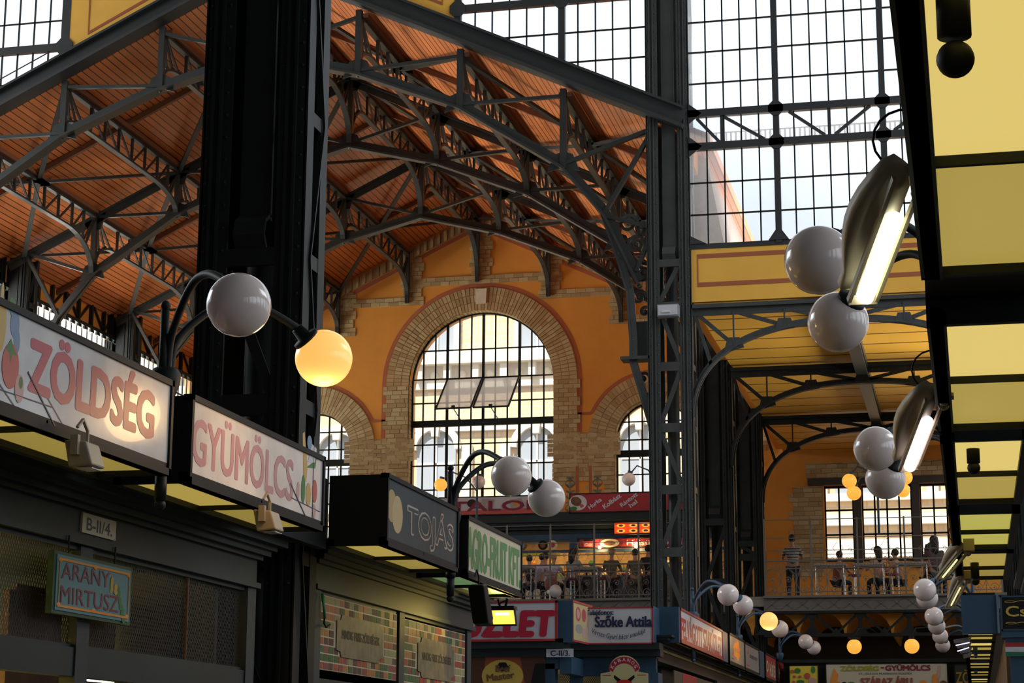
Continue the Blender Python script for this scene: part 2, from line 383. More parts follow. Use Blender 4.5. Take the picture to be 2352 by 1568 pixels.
for c, r, zs, sill in WX:
    w_ = .72 if r > 2 else .78
    brick_ring(bk, c, zs, r, r + w_, yf, W + .001, 72 if r > 2 else 44, 3)
    # reveal bricks
    n = 60 if r > 2 else 36
    for i in range(n):
        t0 = pi * i / n + .004; t1 = pi * (i + 1) / n - .004
        bk.prism([(c + q * math.cos(t), zs + q * math.sin(t)) for q, t in ((r - .02, t0), (r, t0), (r, t1), (r - .02, t1))], 'Y', W, W + .3, random.randrange(3))
    for sg in (-1, 1):
        a, b = (c - r - w_, c - r) if sg < 0 else (c + r, c + r + w_)
        quoin(bk, a, b, 7.4, zs, yf, W + .001, jag=.1, side=sg)
        z = 7.4
        while z < zs - .05: bk.box(c + sg * r - .02, c + sg * r + .02, W, W + .3, z, z + .12, random.randrange(3)); z += .135
    # shadow mortar sheet
for a, b in ((-18.43 + .7, -16.59 - .7), (-12.01 + .7, -10.17 - .7)):
    quoin(bk, a - .9, b + .9, 10.72, 11.42, W - .028, W + .001)
    quoin(bk, a - .1, b + .1, 9.95, 10.72, W - .026, W + .001)
    quoin(bk, a - .75, a - .02, 7.4, 10.6, W - .027, W); quoin(bk, b + .02, b + .75, 7.4, 10.6, W - .027, W)
quoin(bk, -24, -20.9, 10.72, 11.42, W - .028, W); quoin(bk, -7.7, -5.6, 10.72, 11.42, W - .028, W)
for sg in (-1, 1):
    for (d0, d1, z) in ((0, 2.5, 16.2), (1.95, 4.75, 15.62), (4.2, 7.0, 14.72), (6.4, 9.2, 13.4)):
        a, b = sorted((XC + .1 + sg * d0, XC + .1 + sg * d1)); quoin(bk, a, b, z, z + .27, W - .03, W)
for k, d in enumerate((0, 2.2, -2.2, 4.4, -4.4, 6.6, -6.6)):
    x = XC + .1 + d; z1 = zt(d) - .1; z0 = [16.2, 15.62, 15.62, 14.72, 14.72, 13.4, 13.4][k]
    quoin(bk, x - .3, x + .3, z0, z1, W - .03, W, jag=.08)
for sg in (-1, 1):           # soldier course under the roof slope
    for i in range(86):
        d = i * .11; x = XC + sg * d; z = 18.45 - .475 * d
        bk.prism([(x, z - .34), (x + sg * .095, z - .34 - .045), (x + sg * .095, z - .045), (x, z)], 'Y', W - .04 - .04 * (i % 2), W, random.randrange(3))
part('brick_dressing', bk, BR, root_wall)
part('keystone', MB().prism([(-14.46, 15.55), (-14.14, 15.55), (-14.12, 16.02), (-14.48, 16.02)], 'Y', W - .09, W), STONE, root_wall)
ln = MB()
for c, r, zs, sill in WX:
    ro = r + (.80 if r > 2 else .86); n = 48
    pts = [(c + ro * math.cos(pi * i / n), W - .004, zs + ro * math.sin(pi * i / n)) for i in range(n + 1)]
    if r > 2: pts = [(c + ro, W - .004, 11.45)] + pts + [(c - ro, W - .004, 11.45)]
    else: pts = [(c + ro + .32, W - .004, 11.42), (c + ro + .32, W - .004, 12.0), (c + ro * .93, W - .004, 12.0)] + [p for p in pts if p[2] > 12.0] + [(c - ro * .93, W - .004, 12.0), (c - ro - .32, W - .004, 12.0), (c - ro - .32, W - .004, 11.42)]
    ln.path(pts, .012, .12 if r > 2 else .10, up=(0, 1, 0))
for sg in (-1, 1): ln.bar((XC, W - .004, 18.02), (XC + sg * 9, W - .004, 18.02 - .475 * 9), .012, .12, up=(0, 0, 1))
part('painted_line', ln, REDL, root_wall)
# painted ochre pier panels with stencilled foliage
orn = MB(); pan = MB(); stp = MB()
for cx in (-17.51, -11.09):
    pan.box(cx - .62, cx + .62, W - .034, W - .026, 7.6, 9.9)
    for sg in (-1, 1):
        stp.box(cx + sg * .2 - .045, cx + sg * .2 + .045, W - .038, W - .03, 7.6, 10.4)
        X = cx + sg * .42
        for zc_ in (8.05, 8.95, 9.75 - .05):
            h = .42
            orn.path([(X, W - .04, zc_ - h), (X, W - .04, zc_ + h * .9)], .008, .035, up=(0, 1, 0))
            for s2 in (-1, 1):
                sp = [(X + s2 * (.03 + .11 * math.sin(t * 1.1)), W - .04, zc_ + .05 + .28 * t / 3) for t in lin(0, 3, 8)]
                sp += [(X + s2 * (.07 + .05 * math.cos(t)), W - .04, zc_ + .33 + .05 * math.sin(t)) for t in lin(.5, 4.5, 9)]
                orn.path(sp, .008, .022, up=(0, 1, 0))
                for dz in (-.3, -.12, .06):
                    orn.prism([(X, zc_ + dz), (X + s2 * .07, zc_ + dz + .02), (X + s2 * .15, zc_ + dz + .10), (X + s2 * .06, zc_ + dz + .10)], 'Y', W - .044, W - .036)
part('painted_panel', pan, YPLAS, root_wall); part('painted_stripe', stp, REDL, root_wall)
part('stencil_foliage', orn, mat('grey_stencil_paint', (.16, .17, .13), .8), root_wall)
part('trim_1', MB().box(-4.45, .1, W - .12, W + .05, 9.62, 9.82).box(-3.16, -2.93, W - .1, W, 7.2, 9.62).box(-1.5, -1.28, W - .1, W, 7.2, 9.62), mat('dark_lintel', (.05, .04, .03), .7), kind='structure')
q = MB(); quoin(q, -4.9, -4.05, 7.0, 9.6, W - .03, W, jag=.12, side=-1); quoin(q, -4.5, .2, 9.85, 10.3, W - .03, W); part('brick_surround', q, BR, root_wall)

# windows in the end wall
wi = [0]
def window(label, parts):
    wi[0] += 1; t = thing('window_%d' % wi[0], label, None, kind='structure')
    for nm, mb, m in parts: part(nm, mb, m, t)
    return t
def arch_window(c, r, zs, sill, nx, rows, transom, label):
    fr = MB(); gl = MB(); y = W + .32
    n = 40; pts = [(c + (r - .03) * math.cos(pi * i / n), y, zs + (r - .03) * math.sin(pi * i / n)) for i in range(n + 1)]
    fr.path([(c + r - .03, y, sill)] + pts + [(c - r + .03, y, sill)], .08, .07, up=(0, 1, 0))
    for i in range(1, nx):
        x = c - r + 2 * r * i / nx; heavy = nx == 12 and i in (3, 6, 9)
        fr.box(x - (.04 if heavy else .02), x + (.04 if heavy else .02), y - .03, y + .03, sill, arc(c, r, zs, x))
    for z in rows:
        hw = r if z <= zs else math.sqrt(max(r * r - (z - zs) ** 2, 0)); fr.box(c - hw, c + hw, y - .03, y + .03, z - .018, z + .018)
    fr.box(c - r, c + r, y - .07, y + .05, transom - .1, transom + .1)
    gl.prism([(c + r, sill), *[(c + r * math.cos(pi * i / n), zs + r * math.sin(pi * i / n)) for i in range(n + 1)], (c - r, sill)], 'Y', y + .015, y + .02)
    return window(label, [('frame', fr, IRON_D), ('glass_pane', gl, GLASSC)])
aw = arch_window(*WX[0], 12, [8.35, 9.1, 9.85, 10.6, 11.25, 12.55, 13.3, 14.2], 11.9, 'great arched end window with iron glazing bars and two tilted vents')
arch_window(*WX[1], 6, [8.1, 8.8, 9.5, 10.15, 11.2, 11.75], 10.78, 'small arched window left of the great window, beside the huge near pillar')
arch_window(*WX[2], 6, [8.1, 8.8, 9.5, 10.15, 11.2, 11.75], 10.78, 'small arched window right of the great window, beside the riveted pillar')
for k, (cx, cx2) in enumerate(((-15.42, -14.32), (-14.25, -13.15))):
    v = MB(); g = MB(); yb = W + .25
    A = Vector((cx, yb, 13.28)); B = Vector((cx2, yb, 13.28)); C_ = Vector((cx2 - .16, yb - .75, 12.22)); D = Vector((cx - .16, yb - .75, 12.22))
    for a, b in ((A, B), (B, C_), (C_, D), (D, A)): v.bar(a, b, .04, .05)
    g.add([A, B, C_, D, A + Vector((0, .01, 0)), B + Vector((0, .01, 0)), C_ + Vector((0, .01, 0)), D + Vector((0, .01, 0))], [(0, 1, 2, 3), (7, 6, 5, 4), (0, 4, 5, 1), (1, 5, 6, 2), (2, 6, 7, 3), (3, 7, 4, 0)])
    m_ = (C_ + D) / 2; v.bar(m_, m_ + Vector((.15, .7, -.4)), .02, .02); v.box(m_.x - .05, m_.x + .05, m_.y - .05, m_.y + .02, m_.z - .03, m_.z + .08)
    s = part('tilted_vent', v, IRON_D, aw); part('vent_glass', g, GLASSO, s)
for i, (a, b, z0, z1) in enumerate(rects):
    fr = MB(); y = W + .2; nx = 4 if b - a > 1 else 2
    for z in (z0 + .03, z1 - .03): fr.box(a, b, y - .03, y + .03, z - .03, z + .03)
    for k in range(nx + 1): x = a + .02 + (b - a - .04) * k / nx; fr.box(x - .025, x + .025, y - .03, y + .03, z0, z1)
    for k in (1, 2): z = z0 + (z1 - z0) * (.36 if k == 1 else .68); fr.box(a, b, y - .03, y + .03, z - .025, z + .025)
    g = MB().box(a, b, y, y + .006, z0, z1)
    sc = MB(); n = int((b - a) / .24)
    for k in range(n):
        xx = a + .12 + k * (b - a) / n
        for s2 in (-1, 1): sc.path([(xx + s2 * (.01 + .045 - .045 * math.cos(t)), W + .05, z0 + .05 + .05 * math.sin(t) + .02 * t) for t in lin(0, 4, 10)], .01, .012, up=(0, 1, 0))
    sc.box(a, b, W + .04, W + .06, z0 + .22, z0 + .235)
    window(['narrow left window of the gallery, behind the striped shirt', 'wide middle gallery window of four panes across', 'narrow right gallery window beside the stall canopy'][i], [('frame', fr, IRON_D), ('glass_pane', g, GLASSC), ('scroll_guard', sc, IRON_D)])

# ---- roof boards of the wing
rb = MB()
for sg in (-1, 1):
    rb.prism([(XC, 18.55), (XC + sg * 9.7, 18.55 - .475 * 9.7), (XC + sg * 9.7, 18.75 - .475 * 9.7), (XC, 18.75)], 'Y', T[0] + .25, W + .1)
part('ceiling', rb, BOARD, kind='structure')
# mid-bay rafters and purlin battens under the boards
rf = MB()
for k in range(3):
    ym = (T + [W])[k] + 3.25
    for sg in (-1, 1): rf.bar((XC, ym, 18.46), (XC + sg * 9.3, ym, 18.46 - .475 * 9.3), .10, .12)
for d in (0, 2.25, -2.25, 4.5, -4.5, 6.7, -6.7): rf.box(XC + d - .14, XC + d + .14, T[0] + .3, W, zt(d) + .06, zt(d) + .16)
part('trim_2', rf, RAFT, kind='structure')

# ---- trusses
def truss(y, label, wt, m, heavy=False):
    t = thing('roof_truss', label, 'roof truss', (XC, y, 12))
    P = lambda d, z: (XC + d, y, z)
    tc = MB(); zz = .0
    if not heavy:
        for sg in (-1, 1):
            tc.bar(P(0, zt(0)), P(sg * 9, zt(9)), .22, .05); tc.bar(P(0, zt(0) - .1), P(sg * 9, zt(9) - .1), .04, .2)
    part('top_chord', tc, m, t) if tc.v else None
    bc = MB(); pts = [-8.25, -7.55, -6.7, -4.5, -2.25, 0, 2.25, 4.5, 6.7, 7.55, 8.25]
    zz = {0: 16.5, 2.25: 15.92, 4.5: 15.0, 6.7: 13.55, 7.55: 12.5, 8.25: 11.0}
    PP = [P(d, zz[abs(d)]) for d in pts]
    for a, b in zip(PP[:-1], PP[1:]): bc.bar(a, b, wt, .05); bc.bar(Vector(a) + Vector((0, 0, .1)), Vector(b) + Vector((0, 0, .1)), .05, .2)
    for p in PP: bc.ball(p, .05, 8, 6)
    part('bottom_chord', bc, m, t)
    for d in (-6.7, -4.5, -2.25, 0, 2.25, 4.5, 6.7):
        p = MB().bar(P(d, zz[abs(d)]), P(d, zt(d) + (.15 if heavy else 0)), .13, .12, up=(0, 1, 0)); part('post', p, m, t)
    for sg in (-1, 1):
        for a, b in ((6.7, 4.5), (4.5, 2.25), (2.25, 0)):
            part('diagonal', MB().bar(P(sg * a, zt(a)), P(sg * b, zz[b] + .1), .09, .07), m, t)
        part('diagonal', MB().bar(P(sg * 8.5, zt(8.5)), P(sg * 6.7, 13.65), .1, .08).bar(P(sg * 8.5, zt(8.5) - .1), P(sg * 7.55, 12.55), .12, .08).bar(P(sg * 7.55, 12.5), P(sg * 8.5, 12.2), .1, .08).bar(P(sg * 8.2, 11.3), P(sg * 8.5, 12.1), .1, .08), m, t)
    for d in (-6.7, -4.5, -2.25, 0, 2.25, 4.5, 6.7):
        g = MB(); z = zz[abs(d)]
        g.prism([(XC + d - .34, z + .02 - (.08 if d else .06)), (XC + d - .2, z + .3), (XC + d, z + .38), (XC + d + .2, z + .3), (XC + d + .34, z + .02 - (.08 if d else .06)), (XC + d, z + .05)], 'Y', y - .02, y + .02)
        if not heavy: z = zt(d); g.prism([(XC + d - .3, z - .02 + (.14 if d > 0 else -.14 if d else -.1)), (XC + d + .3, z - .02 - (.14 if d > 0 else -.14 if d else .1)), (XC + d + .16, z - .34), (XC + d - .16, z - .34)], 'Y', y - .02, y + .02)
        gm = MB(); gm.add(g.v[:12], g.f[:8]); part('gusset', gm, m, t)
        if len(g.v) > 12: gm = MB(); gm.v = g.v[12:]; gm.f = [tuple(i - 12 for i in f) for f in g.f[8:]]; gm.mi = [0] * len(gm.f); part('gusset', gm, m, t)
    return t
truss(T[0] + .1, 'nearest roof truss under the heavy gable girder', .30, IRON_T, True)
truss(T[1], 'middle roof truss of the orange boarded roof', .24, IRON_T)
truss(T[2], 'farthest roof truss before the great arched window wall', .24, IRON_T)

# heavy raking gable girder (front edge of the wing roof)
gg = MB()
for sg in (-1, 1):
    e = 9.2; a = Vector((XC, T[0], 18.55)); b = Vector((XC + sg * e, T[0], 18.55 - .475 * e))
    for dz, wd, th in ((.03, .42, .07), (.44, .34, .05), (.24, .08, .4)): gg.bar(a + Vector((0, 0, dz)), b + Vector((0, 0, dz)), wd, th)
tag(part('gable_girder', gg, BEAM), 'heavy dark raking girder along the gable edge of the orange roof', 'girder')

# ---- lattice purlin girders along the nave
def lattice(d, y0, y1, label, wallend):
    t = thing('lattice_girder', label, 'roof girder', (XC + d, y0, zt(d) - 1.2)); x = XC + d; L = y1 - y0
    z1 = zt(d); z0 = z1 - .62; zz = {0: 16.5, 2.25: 15.92, 4.5: 15.0, 6.7: 13.55}[abs(d)]
    part('top_chord', MB().bar((x, y0, z1), (x, y1, z1), .13, .06), IRON_T, t)
    a_, b_ = 1.3, z0 - zz - .25
    pts = []
    for k in range(9): th = pi / 2 * k / 8; pts.append((x, y0 + .06 + .95 * (1 - math.cos(th)), zz + .35 + (z0 - zz - .35) * math.sin(th)))
    e = []
    be = zz + (.1 if not wallend else -.0)
    for k in range(9): th = pi / 2 * k / 8; e.append((x, y1 - .06 - 1.55 * (1 - math.cos(th)), be + (z0 - be) * math.sin(th)))
    pts += e[::-1]
    part('arched_bottom_chord', MB().path(pts, .13, .05, up=(1, 0, 0)), IRON_T, t)
    def zlow(y):
        for p, q in zip(pts[:-1], pts[1:]):
            if p[1] <= y <= q[1]: return p[2] + (q[2] - p[2]) * (y - p[1]) / max(q[1] - p[1], 1e-6)
        return z0
    ys = [1.35, 2.1, 2.85, 3.6, 4.35, 5.1, 5.75]; wb = MB()
    for q in ys: wb.bar((x, y0 + q, zlow(y0 + q)), (x, y0 + q, z1), .055, .06, up=(0, 1, 0))
    nn = [0.06] + ys
    for i in range(len(ys) - 1):
        a, b = ys[i], ys[i + 1]
        if i < 3: wb.bar((x, y0 + a, z1), (x, y0 + b, zlow(y0 + b)), .04, .04)
        else: wb.bar((x, y0 + a, zlow(y0 + a)), (x, y0 + b, z1), .04, .04)
    wb.bar((x, y0 + 5.75, zlow(y0 + 5.75)), (x, y1 - .1, z1 - .1), .04, .04)
    for q in (.3, .62, 1.0): wb.bar((x, y0 + .06 + q * .12, z1), (x, y0 + q, zlow(y0 + q)), .04, .05); wb.ball((x, y0 + q, zlow(y0 + q) + .03), .06, 8, 6)
    wb.bar((x, y1 - .08, z1 - .1), (x, y1 - .5, zlow(y1 - .5)), .05, .05)
    if wallend: wb.bar((x, y1 - .04, zz - .25), (x, y1 - .04, z1), .12, .1, up=(0, 1, 0))
    part('web_bar', wb, IRON_T, t)
bays = ['nearest bay', 'middle bay', 'far bay']
Y_ = [T[0] + .1, T[1], T[2], W - .06]
for k in range(3):
    for d in (-6.7, -4.5, -2.25, 0, 2.25, 4.5, 6.7):
        nm = 'ridge' if d == 0 else {2.25: 'first', 4.5: 'second', 6.7: 'third'}[abs(d)] + (' row left of ridge' if d < 0 else ' row right of ridge')
        lattice(d, Y_[k], Y_[k + 1], 'dark lattice girder with curved ends, ' + nm + ', ' + bays[k], k == 2)
# diagonal wind bracing in the roof plane
def brace(a, b, lab):
    (d0, y0), (d1, y1) = a, b
    mb = MB().bar((XC + d0, y0, zt(d0) - .02), (XC + d1, y1, zt(d1) - .02), .11, .07)
    c = Vector((XC + d1, y1, zt(d1))); mb.prism([(c.x - .2, c.y - .2), (c.x + .2, c.y - .2), (c.x + .2, c.y + .2), (c.x - .2, c.y + .2)], 'Z', c.z - .06, c.z)
    tag(part('wind_brace', mb, IRON_T), lab, 'roof brace')
for k in range(3):
    for side in (-1, 1):
        for (da, db) in ((0, 2.25), (4.5, 2.25), (4.5, 6.7), (8.6, 6.7)):
            for end in (0, 1):
                lab = 'flat iron roof brace between %s, %s slope, %s, %s end' % ({(0, 2.25): 'ridge and first row', (4.5, 2.25): 'second and first row', (4.5, 6.7): 'second and third row', (8.6, 6.7): 'eaves and third row'}[(da, db)], 'left' if side < 0 else 'right', bays[k], 'near' if end == 0 else 'far')
                brace((side * da, Y_[k + end]), (side * db, Y_[k] + 3.25), lab)

# ---- columns
def column(x0, x1, y0, y1, z1, zsw, label, m, riv=True, zlat=.0, pitch=1.22):
    t = thing('iron_pillar', label, 'pillar', ((x0 + x1) / 2, (y0 + y1) / 2, 0)); fw = (x1 - x0) * .27
    for (a, b) in ((x0, x0 + fw), (x1 - fw, x1)):
        f = MB()
        for ya, yb in ((y0, y0 + .03), (y1 - .03, y1)): f.box(a, b, ya, yb, 0, z1)
        xx = a if a == x0 else b
        f.box(xx - .015, xx + .015, y0, y0 + .16, 0, z1).box(xx - .015, xx + .015, y1 - .16, y1, 0, z1)
        for q in (.33, .62): f.box(a + (b - a) * q - .012, a + (b - a) * q + .012, y0 - .03, y0, 0, z1)
        if riv:
            for q in (.16, .82):
                f.rivets([(a + (b - a) * q, y0, z) for z in lin(3, z1, int((z1 - 3) / .19))], (0, -1, 0), .018)
        part('flange', f, m, t)
    la = MB(); z = 2.0; k = 0
    while z < zsw - .3:
        e = min(z + pitch, zsw)
        la.box(x0 + fw, x1 - fw, y0 + .01, y0 + .03, z - .09, z + .09)
        if k % 2: la.bar((x0 + fw, y0 + .03, z + .1), (x1 - fw, y0 + .03, e - .1), .02, .09)
        else: la.bar((x1 - fw, y0 + .03, z + .1), (x0 + fw, y0 + .03, e - .1), .02, .09)
        z = e; k += 1
    part('front_lattice', la, m, t)
    for xx in (x0, x1):
        s = MB(); z = 2.0; k = 0
        while z < z1 - .3:
            e = z + pitch; s.box(xx - .012, xx + .012, y0 + .14, y1 - .14, z - .06, z + .06)
            s.bar((xx, y0 + .12, z if k % 2 else e), (xx, y1 - .12, e if k % 2 else z), .02, .07, up=(1, 0, 0)); z = e; k += 1
        part('side_lattice', s, m, t)
    part('inner_pipe', MB().tube([((x0 + x1) / 2, (y0 + y1) / 2 + .05, 0), ((x0 + x1) / 2, (y0 + y1) / 2 + .05, zsw)], (x1 - x0) * .14, 16), m, t, True)
    if zsw < z1:
        h = MB(); h.box(x0 + fw, x1 - fw, y1 - .12, y1 - .09, zsw, z1)
        xm = (x0 + x1) / 2; hw = (x1 - x0) * .15
        h.box(xm - hw, xm + hw, y0 + .08, y0 + .12, zsw + .25, z1)
        h.path([(xm, y0 + .1, zsw + .3), (xm, y0 - .02, zsw + .22), (xm, y0 - .05, zsw + .1), (xm, y0 + .02, zsw)], hw * 2, .03, up=(1, 0, 0))
        h.box(x0 + fw, x1 - fw, y0, y0 + .04, zsw - .15, zsw)
        part('pipe_casing', h, m, t)
    return t
column(-6.08, -5.18, 14.6, 15.12, 12, 5.75, 'huge dark riveted iron pillar between the two near left stalls', IRON_D, True)
c0 = column(-5.98, -5.12, 37.4, 38.0, 20, 11.5, 'tall grey riveted pillar at the corner of the high windows', IRON_G)
column(-5.98, -5.12, 43.9, 44.5, 14.2, 7.1, 'dark iron pillar second back from the grey corner pillar in the right row', IRON_D)
column(-5.98, -5.12, 50.2, 50.8, 14.2, 7.3, 'dark iron pillar third in the right row at the gallery edge', IRON_D)
for k, y in enumerate((T[0], T[1], T[2])):
    column(-23.75, -22.9, y, y + .6, 14.2, 10, 'dark pillar head of the far left row, ' + ['behind the vegetable sign', 'above the tomato drawing', 'rising behind the red lettering sign'][k], IRON_D, False)
for k, y in enumerate((37.4, 43.9, 50.2)): column(.86, 1.72, y, y + .6, 10.4, 8, 'dark pillar of the aisle row at the right picture edge, ' + ['nearest of three', 'middle of three', 'farthest of three'][k], IRON_D, False)
# bracket from the grey pillar into the nave with pierced scrolls
for (y, m, lab) in ((37.4, IRON_G, 'scrollwork bracket on the nave side of the tall grey pillar'),):
    t = thing('scroll_bracket', lab, 'bracket', (-5.98, y + .2, 9))
    Z = [(-7.0, 12.75), (-6.62, 11.6), (-6.42, 10.9), (-6.36, 9.9), (-6.36, 9.45), (-6.2, 8.9), (-5.98, 8.1)]
    part('edge_flange', MB().path([(a, y + .25, b) for a, b in Z], .3, .05, up=(0, 1, 0)).path([(a + .06, y + .12, b) for a, b in Z], .03, .16, up=(0, 1, 0)).rivets([(a + .05, y + .1, b + j * .1) for a, b in Z[1:] for j in (0, 1, 2)], (0, -1, 0)), m, t)
    part('shelf_plate', MB().box(-6.55, -5.98, y, y + .4, 9.5, 9.56).box(-6.35, -5.98, y + .2, y + .24, 9.6, 10.3), m, t)
    s = MB()
    for cx, cz, r in ((-6.25, 11.9, .2), (-6.12, 11.3, .22), (-6.2, 10.8, .16), (-6.4, 12.35, .2), (-6.1, 12.2, .17), (-6.12, 9.15, .12), (-6.08, 8.75, .1), (-6.08, 10.5, .12)):
        s.path([(cx + (r - .015 * tt) * math.cos(tt), y + .22, cz + (r - .015 * tt) * math.sin(tt)) for tt in lin(0, 9, 26)], .02, .06, up=(0, 1, 0))
        s.ball((cx, y + .22, cz), .05, 8, 6)
        part('scrollwork', s, m, t); s = MB()

# ---- upper window wall over T0 (clerestory seen from the crossing)
yw = T[0] + .05
def glazed(name_label, x0, x1, z0, z1, bars, rows, frames=(), slope=None):
    GM = GLASSW if slope else GLASS
    fr = MB()
    for x in bars: lo = max(z0, (19.05 - .475 * abs(x - XC)) if slope else z0); fr.box(x - .014, x + .014, yw - .02, yw + .02, lo, z1)
    for z in rows:
        xa, xb = x0, x1
        if slope:
            lim = (19.05 - z) / .475
            if x0 > XC: xa = max(x0, XC + lim) 
            else: xb = min(x1, XC - lim)
        if xb > xa: fr.box(xa, xb, yw - .02, yw + .02, z - .014, z + .014)
    g = MB()
    if slope: g.prism([(x0, 19.0 - .475 * abs(x0 - XC)), (x1, 19.0 - .475 * abs(x1 - XC)), (x1, z1), (x0, z1)], 'Y', yw + .02, yw + .025)
    else: g.box(x0, x1, yw + .02, yw + .025, z0, z1)
    return window(name_label, [('glazing_bar', fr, IRON_D), ('glass_pane', g, GM)])
def octa(mb, x, z, r=.16, y=None):
    y = yw if y is None else y; a = r * .42
    mb.prism([(x - r, z - a), (x - a, z - r), (x + a, z - r), (x + r, z - a), (x + r, z + a), (x + a, z + r), (x - a, z + r), (x - r, z + a)], 'Y', y - .08, y - .05)
rows = [12.39, 13.05, 15.15, 15.82, 16.47, 17.12, 17.77, 18.4]
bars = []; x = -5.46
while x < 1.2:
    bars += [x + .35 * k for k in range(6)]; x += 2.1
bars = [b for b in bars if b > -5.08]
glazed('tall gridded clerestory window right of the grey corner pillar', -5.12, 1.0, 11.75, 20, bars, rows)
fr = MB()
for x in (-3.36, -1.26, .84): fr.box(x - .06, x + .06, yw - .06, yw + .04, 11.72, 20)
for z in (14.5, 13.8): fr.box(-5.12, 1.0, yw - .08, yw + .05, z - .075, z + .075)
fr.box(-5.12, 1, yw - .04, yw + .04, 11.68, 11.78)
for x in (-3.36, -1.26):
    for z in (14.5, 13.8): octa(fr, x, z, .15)
    fr.prism([(x - .2, 11.78), (x + .2, 11.78), (x + .06, 11.98), (x - .06, 11.98)], 'Y', yw - .07, yw - .03)
fr.prism([(-5.12, 11.78), (-4.8, 11.78), (-5.12, 11.95)], 'Y', yw - .07, yw - .03)
for z in (14.5, 13.8): fr.prism([(-5.12, z - .22), (-5.12, z + .22), (-4.85, z)], 'Y', yw - .08, yw - .05)
for a, b in ((-4.45, .05), (-2.31, .1), (-.21, .1)): fr.box(a - .03, a + .03, yw - .05, yw + .03, 13.8, 14.5)
for a, b in (((-4.95, 14.4), (-4.5, 13.88)), ((-4.4, 14.4), (-3.6, 13.88)), ((-3.1, 14.42), (-2.4, 13.88)), ((-2.2, 13.88), (-1.5, 14.42)), ((-1.05, 13.88), (-.3, 14.42)), ((-.1, 14.4), (.6, 13.88))):
    fr.bar((a[0], yw - .03, a[1]), (b[0], yw - .03, b[1]), .05, .06)
tag(part('window_truss', fr, BEAM), 'dark lattice frame crossing the tall window right of the grey pillar', 'window frame')
rr = [15.15, 15.82, 16.47, 17.8, 18.4, 19.0]
glazed('sloping-sill clerestory window left of the grey pillar', -9.9, -5.98, 14.6, 20, [-9.6, -9.23, -8.86, -8.49, -8.12, -7.4, -7.03, -6.67, -6.3], [15.82, 16.47, 17.8, 18.4, 19], slope=True)
glazed('clerestory window in the top left corner of the hall', -24, -18.94, 14.6, 20, [-19.35, -19.72, -20.09, -20.46, -20.83, -21.2, -21.9, -22.3], [17.72, 16.3, 18.4, 19], slope=True)
fr = MB()
for x in (-9.97, -7.74): fr.box(x - .07, x + .07, yw - .06, yw + .05, 19.0 - .475 * abs(x - XC), 20)
fr.box(-9.97, -5.98, yw - .07, yw + .05, 17.1, 17.26); 
for x in (-9.97, -7.74): octa(fr, x, 17.18, .17)
tag(part('window_truss', fr, BEAM), 'dark mullions of the window left of the grey pillar', 'window frame')
fr = MB()
for x in (-18.94,): fr.box(x - .1, x + .1, yw - .06, yw + .05, 16.8, 20)
fr.box(-24, -18.94, yw - .07, yw + .05, 17.0, 17.17); octa(fr, -18.94, 17.08, .2); fr.bar((-21, yw - .02, 16.2), (-19.2, yw - .02, 17.05), .02, .02)
tag(part('window_truss', fr, BEAM), 'dark mullions of the window in the top left corner', 'window frame')
yp = MB(); yp.strip([-18.86, XC, -10.04], lambda x: 19.03 - .475 * abs(x - XC), lambda x: 20.4, yw - .05, yw + .1)
pw = part('wall_gable', yp, YBAND, kind='structure')
l2 = MB(); o_ = .33
l2.path([(-18.82 + o_ + .1, yw - .055, 20.4), (-18.82 + o_ + .1, yw - .055, 19.0 - .475 * 4.06 + .28), (XC, yw - .055, 19.3 + .02), (-10.04 - o_ - .1 + .16, yw - .055, 19.0 - .475 * 4.1 + .28), (-10.04 - o_ + .06, yw - .055, 20.4)], .012, .08, up=(0, 1, 0))
part('painted_line', l2, REDL, pw)
# yellow band above the aisle
yb = part('wall_band', MB().box(-5.12, 1.2, yw - .02, yw + .15, 10.6, 11.7), YBAND, kind='structure')
l3 = MB()
for x0, x1 in ((-4.98, -2.32), (-2.05, .62)):
    l3.path([(x0, yw - .024, 10.95), (x1, yw - .024, 10.95), (x1, yw - .024, 11.53), (x0, yw - .024, 11.53)], .01, .09, up=(0, 1, 0), closed=True)
part('painted_line', l3, REDL, yb)
